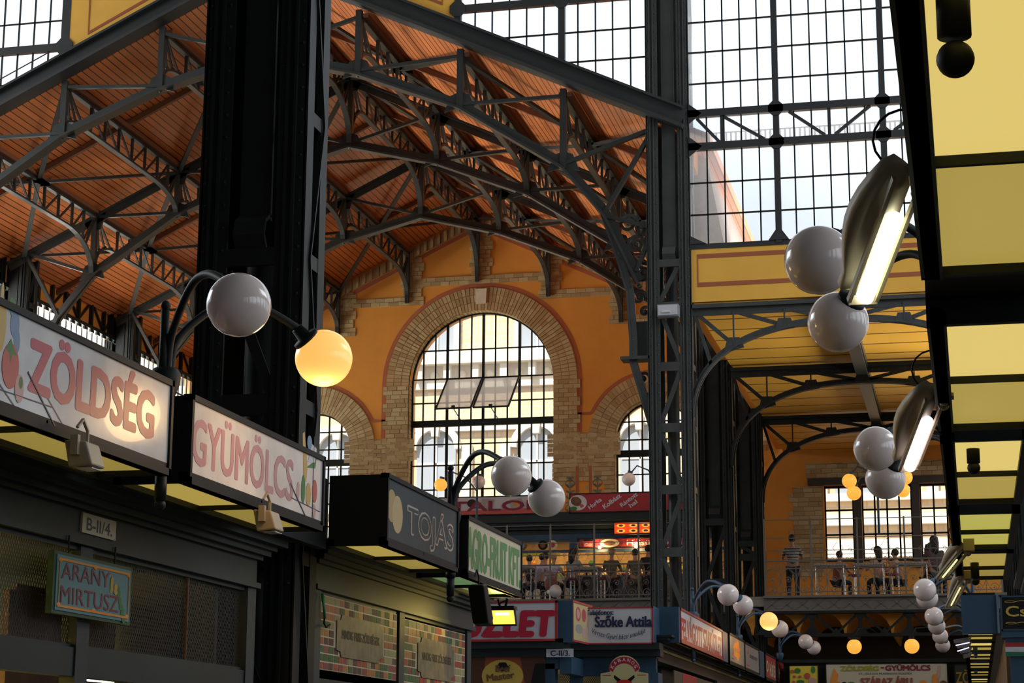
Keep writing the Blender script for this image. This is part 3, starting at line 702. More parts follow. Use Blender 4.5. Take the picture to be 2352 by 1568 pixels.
# tall sky-facing walls to close the crossing sides
# ---- right aisle: arched girders, ceiling, rib
AX = -2.15
def aisle_arch(y, label, m, dy=.0):
    t = thing('aisle_arch', label, 'arched girder', (AX, y, 8)); a_, b_ = 2.97, 1.85; zs = 8.25
    sup = lambda th: (abs(math.cos(th)) ** .85 * (1 if math.cos(th) >= 0 else -1), math.sin(th) ** .85)
    pts = [(AX + a_ * sup(th)[0], y, zs + b_ * sup(th)[1]) for th in lin(0.0001, pi - .0001, 41)]
    part('arch_rib', MB().path(pts, .16, .04, up=(0, 1, 0)).path([(p[0], y, p[2] + .05) for p in pts], .03, .12, up=(0, 1, 0)), m, t)
    tc = MB().box(AX - 2.97, AX + 2.97, y - .1, y + .1, 10.47, 10.55).box(AX - 2.97, AX + 2.97, y - .02, y + .02, 10.33, 10.5)
    tc.rivets([(x, y - .02, 10.4) for x in lin(AX - 2.9, AX + 2.9, 40)], (0, -1, 0), .015)
    part('top_chord', tc, m, t)
    def za(x): return zs + b_ * (1 - min(1, (abs(x - AX) / a_)) ** 2.35) ** (1 / 2.35)
    wb = MB(); xs = [1.0 * k for k in (-2.15, -1.15, 0, 1.15, 2.15)]
    for dx in xs: wb.bar((AX + dx, y, za(AX + dx)), (AX + dx, y, 10.4), .03, .07, up=(0, 1, 0))
    for s in (-1, 1):
        for a, b in ((2.9, 2.15), (2.15, 1.15), (1.15, 0)):
            wb.bar((AX + s * a, y, 10.4), (AX + s * b, y, za(AX + s * b) + .05), .03, .08)
        wb.bar((AX + s * 2.92, y, 10.4), (AX + s * 2.6, y, za(AX + s * 2.6) + .02), .03, .07)
    part('web_bar', wb, m, t)
    g = MB()
    for dx in xs:
        g = MB(); x = AX + dx; z = za(x); g.prism([(x - .2, z - .02 - .2 * abs(dx) / 4 * (dx < 0) + .02), (x + .2, z - .02 - .2 * abs(dx) / 4 * (dx > 0) + .02), (x + .12, z + .2), (x - .12, z + .2)], 'Y', y - .03, y + .03)
        g.rivets([(AX + dx + ox, y - .03, za(AX + dx) + oz) for ox, oz in ((-.08, .05), (.08, .05), (0, .14))], (0, -1, 0), .015)
        part('gusset', g, m, t)
aisle_arch(T[0] + .1, 'grey riveted arched girder under the yellow band', IRON_G)
aisle_arch(T[1], 'second arched girder of the yellow aisle ceiling', IRON_D)
aisle_arch(T[2], 'third arched girder above the gallery edge', IRON_D)
ac = MB().prism([(-5.12, 10.62), (.85, 10.62), (.85, 10.72), (-5.12, 10.72)], 'Y', T[0] + .2, W)
part('ceiling_aisle', ac, YBOARD, kind='structure')
part('trim_3', MB().box(AX - .13, AX + .13, T[0] + .2, W, 10.45, 10.6).box(AX - .04, AX + .04, T[0] + .2, W, 10.3, 10.46).box(AX - .13, AX + .13, T[0] + .2, W, 10.28, 10.32), IRON_T, kind='structure')

# ---- left nave side: eaves wall with lattice, clerestory band
lw = MB().box(-23.9, -23.7, T[0], W, 13.5, 14.35).box(-24, -23.8, T[0], W, 11.4, 12.35)
part('wall_left', lw, YPLAS, kind='structure')
tr = MB()
for y in lin(T[0] + .5, W - .4, 24): tr.box(-23.7, -23.6, y - .05, y + .05, 13.5, 14.35)
for i, y in enumerate(lin(T[0] + .5, W - 1.2, 23)): tr.bar((-23.65, y, 13.6 if i % 2 else 14.3), (-23.65, y + .83, 14.3 if i % 2 else 13.6), .05, .05)
for z in (13.5, 14.35): tr.box(-23.72, -23.5, T[0], W, z - .05, z + .05)
for y in lin(T[0], W, 50): tr.box(-23.55, -23.5, y, y + .2, 13.36, 13.44)
part('trim_4', tr, IRON_D, kind='structure')
fr = MB().box(-23.85, -23.75, T[0], W, 12.3, 12.4)
for y in lin(T[0], W, 60): fr.box(-23.82, -23.78, y - .02, y + .02, 12.35, 13.5)
fr.box(-23.82, -23.78, T[0], W, 12.9, 12.94)
window('low clerestory strip of panes above the vegetable sign', [('frame', fr, IRON_D), ('glass_pane', MB().box(-23.8, -23.79, T[0], W, 12.35, 13.5), GLASSC)])
# right side of nave above the aisle roof: eaves band and clerestory panes
part('wall_right', MB().box(-5.35, -5.15, T[0] + .6, W, 13.7, 14.3).box(-5.35, -5.15, T[0] + .6, W, 10.75, 11.2), YPLAS, kind='structure')
# enclosure of the crossing where the photographer stands (out of view, shapes the daylight)
enc = MB()
enc.box(-45, 14, 13, T[0], 24, 24.3)
enc.box(-45, 14, -12, 13, 11.5, 11.8).box(-45, 14, 12.9, 13.1, 11.5, 24)
part('ceiling_crossing', enc, ENCM, kind='structure')
e2 = MB().box(-45, 14, -12.2, -12, 0, 11.8).box(9, 9.3, -12, W, 0, 3.6).box(9, 9.3, -12, W, 9, 11.8).box(-45.2, -45, -12, 60, 0, 12)
e2.box(-45, -24, 60, 60.3, 0, 14)
e2.box(9, 9.3, 37, 42, 3.6, 9).box(9, 9.3, 50, 57, 3.6, 9)
for y in range(-12, 57, 4): e2.box(9, 9.3, y, y + 1.4, 3.6, 9)
part('wall_side', e2, ENCM, kind='structure')
# added slab imitating interior boards glimpsed in the glass; snow guard walk outside
ro = MB().prism([(-5.3, 12.0), (-4.6, 12.0), (-5.0, 14.2), (-5.3, 14.6)], 'Y', 39.0, 56)
tag(part('board_glimpse_slab', ro, mat('board_glimpse_brown', (.27, .20, .17), .8, noise=.2)), 'added brown slab imitating orange interior boards in the tall gridded window', 'roof')
rg = MB(); 
for z in (15.35, 15.6): rg.box(-6, 6, 42, 42.05, z - .015, z + .015)
for x in lin(-6, 6, 110): rg.box(x - .02, x + .02, 42, 42.03, 15.35, 15.6)
tag(part('roof_walkway', rg, mat('pale_grey_metal', (.45, .5, .55), .6)), 'thin roof walkway rail seen through the tall gridded window', 'railing')

# ---- street front across the road, seen through the end windows
fa = thing('street_facade', 'sunlit brick and stone building seen through the end windows', 'building', (-15, 80, 0))
fw = MB().box(-50, 25, 80, 80.6, 0, 22.4)
part('brick_wall', fw, BRICKO, fa)
st = MB()
for z0, z1, p in ((15.62, 15.95, .25), (17.5, 17.75, .2), (18.5, 18.85, .7), (18.85, 19.05, .5), (12.2, 12.5, .25), (9.9, 10.6, .3), (11.2, 11.6, .4), (8.4, 8.7, .3), (6.3, 6.6, .3)): st.box(-50, 25, 80 - p, 80, z0, z1)
st.box(-50, 25, 79.9, 80, 17.7, 18.5)
for k in range(60): x = -49 + k * 1.25; st.box(x - .15, x + .15, 79.5, 80, 17.9, 18.5).ball((x + .6, 79.88, 18.1), .2, 12, 8)
for k in range(18):
    x = -42.2 + k * 4.43 - 1.98
    st.box(x - 1.6, x - 1.15, 79.8, 80, 12.5, 15.0).box(x + 1.15, x + 1.6, 79.8, 80, 12.5, 15.0)
    st.box(x - 1.0, x - .75, 79.8, 80, 19.1, 22.4).box(x + .75, x + 1.0, 79.8, 80, 19.1, 22.4).box(x - 1.1, x + 1.1, 79.7, 80, 21.5, 21.8)
    st.path([(x + 1.0 * math.cos(t), 79.85, 14.85 + 1.0 * math.sin(t)) for t in lin(0, pi, 17)], .3, .28, up=(0, 1, 0))
    st.prism([(x - .15, 15.4), (x + .15, 15.4), (x + .2, 16), (x - .2, 16)], 'Y', 79.6, 80)
    st.path([(x + .42 * math.cos(t), 79.9, 10.25 - 3 + .42 * math.sin(t)) for t in lin(0, 2 * pi, 17)], .2, .1, up=(0, 1, 0))
    st.box(x + 1.9, x + 2.5, 79.7, 80, 6.6, 8.4)
part('stone_trim', st, CREAM, fa)
for k in range(18):
    x = -42.2 + k * 4.43 - 1.98
    g = MB().prism([(x - .86, 12.5), (x + .86, 12.5)] + [(x + .86 * math.cos(t), 14.85 + .86 * math.sin(t)) for t in lin(0, pi, 13)], 'Y', 79.93, 79.99)
    if -30 < x < 5:
        part('window', g, GLASSD, fa); part('window', MB().box(x - .72, x + .72, 79.93, 79.99, 19.1, 21.5), GLASSD, fa)
        part('window_frame', MB().box(x - .04, x + .04, 79.88, 79.93, 12.5, 15.6).box(x - .8, x + .8, 79.88, 79.93, 14.2, 14.28).box(x - .04, x + .04, 79.88, 79.93, 19.1, 21.5).box(x - .7, x + .7, 79.88, 79.93, 20.4, 20.48), WHITE, fa)
# ================================================================== GALLERY
GY, GZ = 50.0, 5.85
part('floor_gallery', MB().box(-24, .9, GY, W, GZ - .25, GZ), CONC, kind='structure')
# jack arches under the gallery
va = MB()
for k in range(20):
    x = -22.4 + 1.17 * k
    if x > 1: break
    pts = [(x + .56 * math.cos(t), GZ - .95 + .56 * math.sin(t)) for t in lin(0, pi, 11)]
    va.prism([(x - .585, GZ - .26), (x - .585, GZ - .95)] + [(x - .56, GZ - .95)] + pts[::-1][1:-1] + [(x + .56, GZ - .95), (x + .585, GZ - .95), (x + .585, GZ - .26)], 'Y', GY + .25, W)
part('ceiling_gallery', va, YPLAS, kind='structure')
def girder(x0, x1, label):
    t = thing('gallery_girder', label, 'girder', ((x0 + x1) / 2, GY, 4.8))
    f = MB().box(x0, x1, GY - .1, GY + .1, 5.4, 5.47).box(x0, x1, GY - .1, GY + .1, 4.82, 4.9); part('flange', f, IRON_D, t)
    g = MB(); n = max(2, round((x1 - x0) / 1.17)); xs = lin(x0, x1, n + 1)
    for i, x in enumerate(xs):
        g.box(x - .05, x + .05, GY - .03, GY + .03, 4.86, 5.44)
        g.prism([(x - .22, 4.88), (x + .22, 4.88), (x + .05, 5.08), (x - .05, 5.08)], 'Y', GY - .04, GY)
        g.prism([(x - .2, 5.44), (x + .2, 5.44), (x + .05, 5.25), (x - .05, 5.25)], 'Y', GY - .04, GY)
        if i < n:
            m_ = (x + xs[i + 1]) / 2
            g.bar((x + .05, GY, 5.4), (m_, GY, 4.9), .03, .06).bar((xs[i + 1] - .05, GY, 5.4), (m_, GY, 4.9), .03, .06)
            g.prism([(m_ - .14, 4.88), (m_ + .14, 4.88), (m_, 5.05)], 'Y', GY - .04, GY)
    part('web', g, IRON_D, t)
    f = MB().box(x0, x1, GY - .02, GY + .02, 5.47, 5.82).box(x0, x1, GY - .12, GY + .06, 5.8, 5.86).box(x0, x1, GY - .08, GY + .04, 5.47, 5.5)
    for i in range(int((x1 - x0) / .39)):
        x = x0 + .39 * i; f.bar((x, GY - .03, 5.5), (x + .39, GY - .03, 5.8), .02, .015).bar((x, GY - .03, 5.8), (x + .39, GY - .03, 5.5), .02, .015)
        f.ball((x + .195, GY - .03, 5.65), .03, 6, 4)
    part('balcony_fascia', f, RAILM, t)
girder(-5.1, .9, 'dark gallery girder below the striped shirt, right of the pillars')
girder(-16.2, -5.98, 'dark gallery girder behind the red and white lettered signs')
def railing(x0, x1, label):
    t = thing('gallery_railing', label, 'railing', ((x0 + x1) / 2, GY, GZ)); y = GY
    f = MB()
    for z in (5.95, 6.55, 6.74): f.box(x0, x1, y - .012, y + .012, z - .012, z + .012)
    f.box(x0, x1, y - .025, y + .025, 6.74, 6.765)
    for z in (7.0, 7.32, 7.79): f.box(x0, x1, y - .008, y + .008, z - .01, z + .01)
    part('rail', f, RAILM, t)
    n = round((x1 - x0) / 1.17); P_ = (x1 - x0) / n
    for i in range(n + 1): x = x0 + i * P_; part('post', MB().box(x - .022, x + .022, y - .022, y + .022, 5.5, 7.82), RAILM, t)
    for i in range(n):
        s = MB()
        for j in range(3):
            u = P_ / 3; x = x0 + i * P_ + u * (j + .5)
            if j: s.box(x - u / 2 - .008, x - u / 2 + .008, y - .01, y + .01, 5.87, 6.74)
            for sg in (-1, 1):
                s.path([(x + sg * (u * .49 * math.sin(pi * q) ** .8 - u * .06 * q), y, 5.88 + .70 * q) for q in lin(0.02, .98, 12)], .014, .014, up=(0, 1, 0))
                s.path([(x + sg * u * .5 * (1 - q), y, 6.35 + .2 * q ** .6) for q in lin(0, 1, 5)], .012, .012, up=(0, 1, 0))
                s.path([(x + sg * (.03 + .05 - .05 * math.cos(q)), y, 6.60 + .045 * math.sin(q) + .012 * q) for q in lin(0, 4, 8)], .012, .012, up=(0, 1, 0))
            for cz, r in ((6.0, .115), (6.26, .085)):
                s.path([(x + (r - r * .09 * q) * math.cos(q + (0 if cz < 6.1 else pi)), y, cz + (r - r * .09 * q) * math.sin(q)) for q in lin(.3, 8.2, 20)], .014, .014, up=(0, 1, 0))
                s.ball((x, y, cz), .022, 6, 4)
        part('scroll_panel', s, RAILM, t)
    for i in range(n):
        d = MB()
        x = x0 + (i + .5) * P_ + .1
        d.path([(x, y, 7.0 - .2), (x + .13, y, 7.05), (x, y, 7.25), (x - .13, y, 7.05)], .012, .012, up=(0, 1, 0), closed=True)
        for sg in (-1, 1): d.path([(x + sg * (.3 + .04 * math.cos(q)), y, 7.0 + .04 * math.sin(q)) for q in lin(-1.5, 3, 8)], .012, .014, up=(0, 1, 0))
        d.path([(x + .04 * math.cos(q) + .03, y, 7.29 + .04 * math.sin(q)) for q in lin(-1.5, 3, 8)], .012, .014, up=(0, 1, 0))
        part('scroll_ornament', d, RAILM, t)
railing(-5.05, .8, 'scrolled iron gallery railing in front of the three rectangular windows')
railing(-16.5, -5.97, 'scrolled iron gallery railing in front of the food counters')

# food stalls on the gallery
SY = 54.0
gs = thing('gallery_food_stall', 'blue-grey snack stall on the gallery with warm lit counter', 'food stall', (-10.8, SY, GZ))
co = MB()
for (yo, z0, z1) in ((-.32, 8.35, 8.62), (-.24, 8.25, 8.35), (-.12, 8.16, 8.25), (0, 7.98, 8.16)): co.box(-16.5, -6, SY + yo, SY + .3, z0, z1)
part('cornice', co, GREENF, gs)
part('frieze', MB().box(-16.5, -6, SY - .02, SY + .3, 7.86, 8.02), IRON_B, gs)
for x in (-14.3, -10.83, -7.4): part('post', MB().box(x - .11, x + .11, SY - .06, SY + .14, GZ, 7.9), IRON_B, gs)
part('transom', MB().box(-16.5, -6, SY - .03, SY + .05, 7.5, 7.58).box(-16.5, -6, SY - .03, SY + .05, 7.82, 7.88), IRON_B, gs)
part('wire_mesh', MB().box(-14.2, -10.9, SY, SY + .01, 7.58, 7.84), WIREM, gs)
part('back_wall', MB().box(-16.5, -6, 56.0, 56.1, GZ, 8.2).box(-16.5, -6, SY, 56, 8.14, 8.2), STALLW, gs)
part('counter', MB().box(-10.7, -7.5, SY - .1, SY + .4, GZ, 6.78).box(-10.75, -7.45, SY - .18, SY + .45, 6.78, 6.84), mat('dark_counter', (.05, .06, .08), .4), gs)
part('counter', MB().box(-14.2, -11, SY + .2, SY + .7, GZ, 6.85), CREAMS, gs)
dc = MB().box(-9.3, -8.1, SY - .05, SY + .35, 6.86, 7.15)
part('glass_display', dc, mat('display_glass', (.6, .45, .25), .1, emis=(1, .5, .15), es=.35), gs)
for k in range(9):
    tag(part('food_tray', MB().ball((-9.9 + k * .26, SY - .22 + .02 * (k % 3), 6.87), .07, 10, 6, 0, (1, 1, .5)), [FOOD, LEAF, TOMATO, YELP][k % 4]), 'small heap of food in a tray on the lit snack counter', 'food', group='food heaps along the snack counter')
for k in range(6):
    x = -10.45 + k * .09; b = MB().tube([(x, SY - .05, 6.84), (x, SY - .05, 6.98), (x, SY - .05, 7.02), (x, SY - .05, 7.08)], .03, 8, rs=[.03, .03, .012, .012])
    tag(part('sauce_bottle', b, [mat('dark_bottle', (.08, .01, .01), .2), WHITE][k % 2], None, True), 'small dark bottle in a row at the left end of the snack counter', 'bottle', group='bottles on the snack counter')
for k, x in enumerate((-10.05, -9.02)):
    t = thing('pendant_bulb', ['glowing bare bulb above the olive shirt', 'glowing bare bulb left of the grey pillar over the counter'][k], 'lamp', (x, SY - .15, 7.66))
    part('bulb', MB().ball((x, SY - .15, 7.62), .05), WARM, t, True); part('cord', MB().tube([(x, SY - .15, 7.66), (x, SY - .15, 7.95)], .008, 6), BLACKP, t)
    l = bpy.data.lights.new('bulb_light', 'POINT'); l.energy = 22; l.color = (1, .62, .25); l.shadow_soft_size = .05
    lo = bpy.data.objects.new('bulb_light', l); COL.objects.link(lo); lo.location = (x, SY - .28, 7.58)
l = bpy.data.lights.new('stall_ceiling_light', 'AREA'); l.shape = 'RECTANGLE'; l.size = 7; l.size_y = .6; l.energy = 60; l.color = (1, .72, .36)
lo = bpy.data.objects.new('stall_ceiling_light', l); COL.objects.link(lo); lo.location = (-10.8, SY + 1.2, 8.1)
# wares on the back wall
pc = MB(); 
for k in range(34): x = -13.9 + k * .19; z = 6.95 + .22 * (k % 3) + random.uniform(-.05, .05); pc.ball((x, 55.8, z), .09, 8, 6, k % 5)
part('shelf_goods', pc, [RED, YELP, LEAF, ORNG, WHITE], gs, kind='stuff')
def sign(name, label, cat, x0, x1, z0, z1, y, m, border=None, bw=.03, dep=.12, group=None, bm_=None):   # sign facing -Y
    t = thing(name, label, cat, ((x0 + x1) / 2, y, z0), group)
    part('box', MB().box(x0, x1, y + .012, y + dep, z0, z1), bm_ or IRON_D, t)
    part('panel', MB().box(x0 + bw, x1 - bw, y, y + .02, z0 + bw, z1 - bw), m, t)
    b = MB(); b.box(x0, x1, y - .012, y + .015, z0, z0 + bw).box(x0, x1, y - .012, y + .015, z1 - bw, z1).box(x0, x0 + bw, y - .012, y + .015, z0, z1).box(x1 - bw, x1, y - .012, y + .015, z0, z1)
    part('border', b, border or IRON_D, t); return t
RX, UZ = (1, 0, 0), (0, 0, 1)
s = sign('gallery_sign', 'white and red ITALOK sign with faded photographs on the gallery', 'sign', -14.7, -11.2, 8.57, 9.12, SY - .35, SIGNW2)
y = SY - .372
picture('photo_print', [(0, [(0, 0), (3.4, 0), (3.4, .16), (0, .1)]), (1, ell(.95, .32, .14, .12)), (2, [(1.2, .2), (1.55, .12), (1.6, .42), (1.25, .46)]), (3, ell(1.45, .28, .1, .08)), (2, [(2.1, .14), (2.5, .2), (2.4, .44), (2.05, .4)]), (4, ell(2.25, .3, .1, .08)), (1, ell(2.9, .3, .12, .1)), (3, [(.3, .3), (.6, .25), (.55, .44), (.3, .42)])], (-14.66, y + .002, 8.6), RX, UZ, [TOMATO, HAIRD, SILV, PINK, ORNG], s)
text('lettering', 'ITALOK', (-14.5, y - .003, 8.7), RX, UZ, 2.9, .27, WINE, s, .04)
s = sign('gallery_sign', 'red sign listing Hurka, Kolbász and Rántott hal on the gallery', 'sign', -10.88, -7.0, 8.57, 9.13, SY - .35, RED)
y = SY - .372
picture('sausage_photo', [(0, ell(.22, .26, .26, .22)), (1, ell(.17, .3, .16, .13, rot=-.5)), (2, ell(.1, .1, .1, .06)), (3, ell(.33, .17, .06, .05))], (-10.85, y + .002, 8.6), RX, UZ, [SIGNW2, BROWNW, LEAF, TOMATO], s)
c_, s_ = math.cos(.62), math.sin(.62)
for tx, ox, oz, L_, h in (('Hurka', -10.28, 8.66, .42, .12), ('Kolbász', -9.86, 8.66, .58, .13), ('Rántott', -9.37, 8.7, .56, .12), ('hal', -9.12, 8.68, .24, .12)):
    text('lettering', tx, (ox, y - .003, oz), (c_, 0, s_), (-s_, 0, c_), L_, h, SIGNW2, s, .03)
text('lettering', 'ü', (-7.45, y - .003, 8.76), RX, UZ, .13, .2, SIGNW2, s, .03)
s = sign('menu_board', 'glowing red menu board with six food photos above the counter', 'menu board', -9.6, -8.45, 7.92, 8.28, SY - .5, MENU)
y = SY - .525
picture('food_photo', [(0 if j else 1, ell(.22 + .35 * i, .09 + .15 * j, .12, .055)) for i in range(3) for j in range(2)] + [(2, ell(.22 + .35 * i, .09 + .15 * j, .06, .03)) for i in range(3) for j in range(2)], (-9.6, y, 7.93), RX, UZ, [FOOD, FOOD, TOMATO], s)
s = sign('snack_bar_sign', 'dull red snack bar sign with a drink cup and pastry picture', 'sign', -10.66, -7.5, 7.6, 7.88, SY - .14, RED)
y = SY - .16
picture('product_photo', [(0, ell(.85, .13, .28, .12)), (1, ell(.85, .13, .17, .07)), (2, [(.12, .03), (.35, .03), (.4, .2), (.08, .2)]), (3, [(.12, .19), (.37, .19), (.39, .26), (.1, .26)])], (-10.62, y, 7.6), RX, UZ, [CREAMS, BROWNW, TOMATO, BLACKP], s)
text('lettering', 'Halsütő büfé', (-9.28, y - .003, 7.655), RX, UZ, 1.55, .16, SIGNW2, s, .015)
text('logo', 'Cola', (-10.48, y - .003, 7.66), RX, UZ, .2, .08, SIGNW2, s, .01, shear=.4)
for k, (x, m1, m2) in enumerate(((-12.62, CREAMS, TOMATO), (-12.3, BROWNW, GRAPE), (-11.7, BLACKP, BROWNW), (-11.42, CREAMS, RED), (-13.0, CREAMS, LEAF))):
    t = thing('decorated_plate', ['cream plate with pale red centre hung at the left of the stall', 'brown beaded plate with blue centre', 'black rimmed dark plate', 'cream plate with red flower', 'cream plate with green centre beside the sign corner'][k], 'plate', (x, SY - .08, 7.6))
    part('rim', MB().tube([(x, SY - .06, 7.72), (x, SY - .09, 7.72)], .135, 20), m1, t); part('centre', MB().tube([(x, SY - .09, 7.72), (x, SY - .1, 7.72)], .075, 16), m2, t)
tag(part('paper_notice', MB().box(-10.92, -10.77, SY - .075, SY - .065, 7.3, 7.52), SIGNW2), 'small white paper notice on the blue stall post', 'notice')
tag(part('price_strip', MB().box(-12.6, -11.2, SY - .08, SY - .06, 7.4, 7.5), YELP), 'yellow-green price strip above the white shirted man', 'price sign')

# horn loudspeaker
t = thing('horn_loudspeaker', 'grey horn loudspeaker on the gallery edge', 'loudspeaker', (-10.45, 49.6, 5.85))
h0 = Vector((-10.6, 49.75, 6.03)); dr = Vector((.55, -.8, -.02)).normalized()
part('horn', MB().tube([h0, h0 + dr * .08, h0 + dr * .2, h0 + dr * .3, h0 + dr * .36, h0 + dr * .34, h0 + dr * .2], .1, 20, rs=[.05, .055, .07, .12, .17, .15, .05]), WHITE, t, True)
part('driver', MB().tube([h0 - dr * .12, h0], .06, 14).ball(h0 + dr * .3, .04, 10, 6), WHITE, t, True)
part('stand', MB().tube([h0, h0 - Vector((0, 0, .2))], .02, 8), WHITE, t)

# ---- people
def skin(name, verts, edges, radii, m, parent, root=0, sub=1, base=(0, 0, 0)):
    me = bpy.data.meshes.new(name); me.from_pydata([Vector(v) for v in verts], edges, []); me.materials.append(m)
    o = bpy.data.objects.new(name, me); COL.objects.link(o); o.parent = parent
    md = o.modifiers.new('skin', 'SKIN'); md.use_smooth_shade = True
    if not me.skin_vertices: me.attributes  # layer is made by the modifier
    sv = me.skin_vertices
    if len(sv) == 0:
        bpy.context.view_layer.objects.active = o; bpy.context.view_layer.update()
    b = bmesh.new(); b.from_mesh(me); ly = b.verts.layers.skin.verify(); b.verts.ensure_lookup_table()
    for i, v in enumerate(b.verts):
        r = radii[i]; v[ly].radius = r if isinstance(r, tuple) else (r, r); v[ly].use_root = (i == root)
    b.to_mesh(me); b.free()
    sb = o.modifiers.new('smooth', 'SUBSURF'); sb.levels = sub; sb.render_levels = sub
    return o
def person(label, loc, rz, pose, top, bottom, hair, longhair=False, sc=1.0, skinm=SKINM, armup=0, cap=False):
    t = thing('person', label, 'person', loc); t.rotation_euler = (0, 0, rz); t.scale = (sc, sc, sc)
    sit = pose == 'sit'; hz = .95 if not sit else .62
    lean = .0 if not sit else .06
    V = []; E = []; R = []
    def add(p, r, par=None):
        V.append(p); R.append(r)
        if par is not None: E.append((par, len(V) - 1))
        return len(V) - 1
    pel = add((0, 0, hz), (.15, .11)); sp = add((0, .01, hz + .2), (.135, .1), pel); ch = add((0, lean, hz + .38), (.16, .11), sp)
    nk0 = add((0, lean + .01, hz + .5), (.075, .065), ch); nk = add((0, lean + .03, hz + .57), .052, nk0)
    h1 = add((0, lean + .05, hz + .63), (.062, .07), nk); h2 = add((0, lean + .06, hz + .70), (.075, .092), h1); h3 = add((0, lean + .05, hz + .77), (.068, .08), h2)
    arms = []
    for s in (-1, 1):
        sh = add((s * .17, lean, hz + .45), .06, ch)
        if pose == 'lean' or sit: el = (s * .27, lean + .14, hz + .22); wr = (s * .16, lean + .36, hz + .24 + (.3 if armup == s else 0))
        else: el = (s * .25, -.02, hz + .16); wr = (s * .24, .08, hz - .06)
        e_ = add(el, .042, sh); w_ = add(wr, .027, e_)
        d = (Vector(wr) - Vector(el)).normalized(); pl = Vector(wr) + d * .055; p_ = add(tuple(pl), (.036, .018), w_)
        sd = d.cross(Vector((0, 0, 1))).normalized()
        for k, (o_, L_) in enumerate(((-.03, .07), (-.01, .085), (.01, .08), (.03, .06))):
            f1 = pl + sd * o_ + d * .035; a_ = add(tuple(f1), .009, p_); add(tuple(f1 + d * L_ * .5 + Vector((0, 0, -.012))), .008, a_)
        th = add(tuple(Vector(wr) + d * .02 - sd * s * .03 + Vector((0, 0, -.005))), .011, w_); add(tuple(Vector(wr) + d * .06 - sd * s * .045), .009, th)
    legs = []
    for s in (-1, 1):
        hp = add((s * .09, 0, hz - .06), .085, pel)
        if sit: kn = (s * .12, .40, hz - .04); an = (s * .12, .38, .1); toe = (s * .12, .54, .04)
        else: kn = (s * .11, .03, .5); an = (s * .11, -.01, .08); toe = (s * .12, .15, .03)
        k_ = add(kn, .055, hp); a_ = add(an, .038, k_); add(toe, .035, a_)
    skin('body', V, E, R, skinm, t)
    # shirt
    V = []; E = []; R = []
    a = add((0, 0, hz - .03), (.175, .13)); b = add((0, .01, hz + .2), (.155, .12), a); c = add((0, lean, hz + .38), (.175, .13), b); add((0, lean + .01, hz + .47), (.09, .08), c)
    for s in (-1, 1):
        sh = add((s * .17, lean, hz + .45), .074, c)
        if pose == 'lean' or sit: el = Vector((s * .27, lean + .14, hz + .22))
        else: el = Vector((s * .25, -.02, hz + .16))
        m_ = Vector((s * .17, lean, hz + .45)).lerp(el, .75); add(tuple(m_), .055, sh)
    skin('shirt', V, E, R, top, t)
    V = []; E = []; R = []
    a = add((0, 0, hz - .02), (.165, .125))
    for s in (-1, 1):
        hp = add((s * .09, 0, hz - .08), .1, a)
        kn = (s * .12, .40, hz - .04) if sit else (s * .11, .03, .5); an = (s * .12, .38, .14) if sit else (s * .11, -.01, .12)
        k_ = add(kn, .068, hp); add(an, .055, k_)
    skin('trousers', V, E, R, bottom, t)
    hm = MB().ball((0, lean + .035, hz + .745), .108, 14, 10, 0, (.88, 1.0, 1.0))
    if longhair: hm.tube([(0, lean - .03, hz + .78), (0, lean - .06, hz + .66), (0, lean - .07, hz + .5), (0, lean - .06, hz + .38)], .08, 10, rs=[.08, .09, .08, .03])
    def lp(name, mb, m, sm=True):
        me = bpy.data.meshes.new(name); me.from_pydata(mb.v, [], mb.f); me.materials.append(m)
        me.polygons.foreach_set('use_smooth', [sm] * len(me.polygons)); o = bpy.data.objects.new(name, me); COL.objects.link(o); o.parent = t; return o
    lp('hair', hm, hair)
    fc = MB(); Y_f = lean + .142
    fc.ball((0, Y_f + .012, hz + .695), .016, 8, 6, 0, (.8, 1.2, 1.3))
    for s in (-1, 1): fc.ball((s * .08, lean + .05, hz + .70), .024, 8, 6, 0, (.4, 1, 1.3))
    lp('nose_and_ears', fc, skinm)
    ey = MB()
    for s in (-1, 1): ey.ball((s * .032, Y_f - .008, hz + .72), .011, 8, 6)
    ey.ball((0, Y_f - .005, hz + .655), .014, 8, 6, 0, (1.6, .5, .4)); lp('eyes_and_mouth', ey, HAIRD)
    if cap: lp('cap', MB().ball((0, lean + .04, hz + .80), .108, 14, 8, 0, (.9, 1, .6)).ball((0, lean + .14, hz + .79), .07, 10, 6, 0, (1, 1, .15)), mat('khaki_cap', (.3, .22, .1), .8))
    return t
STRIPE = bpy.data.materials.new('striped_cloth'); STRIPE.use_nodes = True
n = STRIPE.node_tree.nodes; L = STRIPE.node_tree.links
tc = n.new('ShaderNodeTexCoord'); sx = n.new('ShaderNodeSeparateXYZ'); L.new(tc.outputs['Object'], sx.inputs[0])
mm = n.new('ShaderNodeMath'); mm.operation = 'DIVIDE'; mm.inputs[1].default_value = .075; L.new(sx.outputs['Z'], mm.inputs[0])
fr_ = n.new('ShaderNodeMath'); fr_.operation = 'FRACT'; L.new(mm.outputs[0], fr_.inputs[0]); cr = n.new('ShaderNodeMath'); cr.operation = 'LESS_THAN'; cr.inputs[1].default_value = .5; L.new(fr_.outputs[0], cr.inputs[0])
mi = n.new('ShaderNodeMix'); mi.data_type = 'RGBA'; mi.inputs[6].default_value = (.03, .05, .05, 1); mi.inputs[7].default_value = (.40, .40, .36, 1); L.new(cr.outputs[0], mi.inputs[0]); L.new(mi.outputs[2], n['Principled BSDF'].inputs['Base Color'])
def cl(nm, c): return mat(nm, c, .85)
JEANS = cl('dark_trousers', (.03, .035, .05))
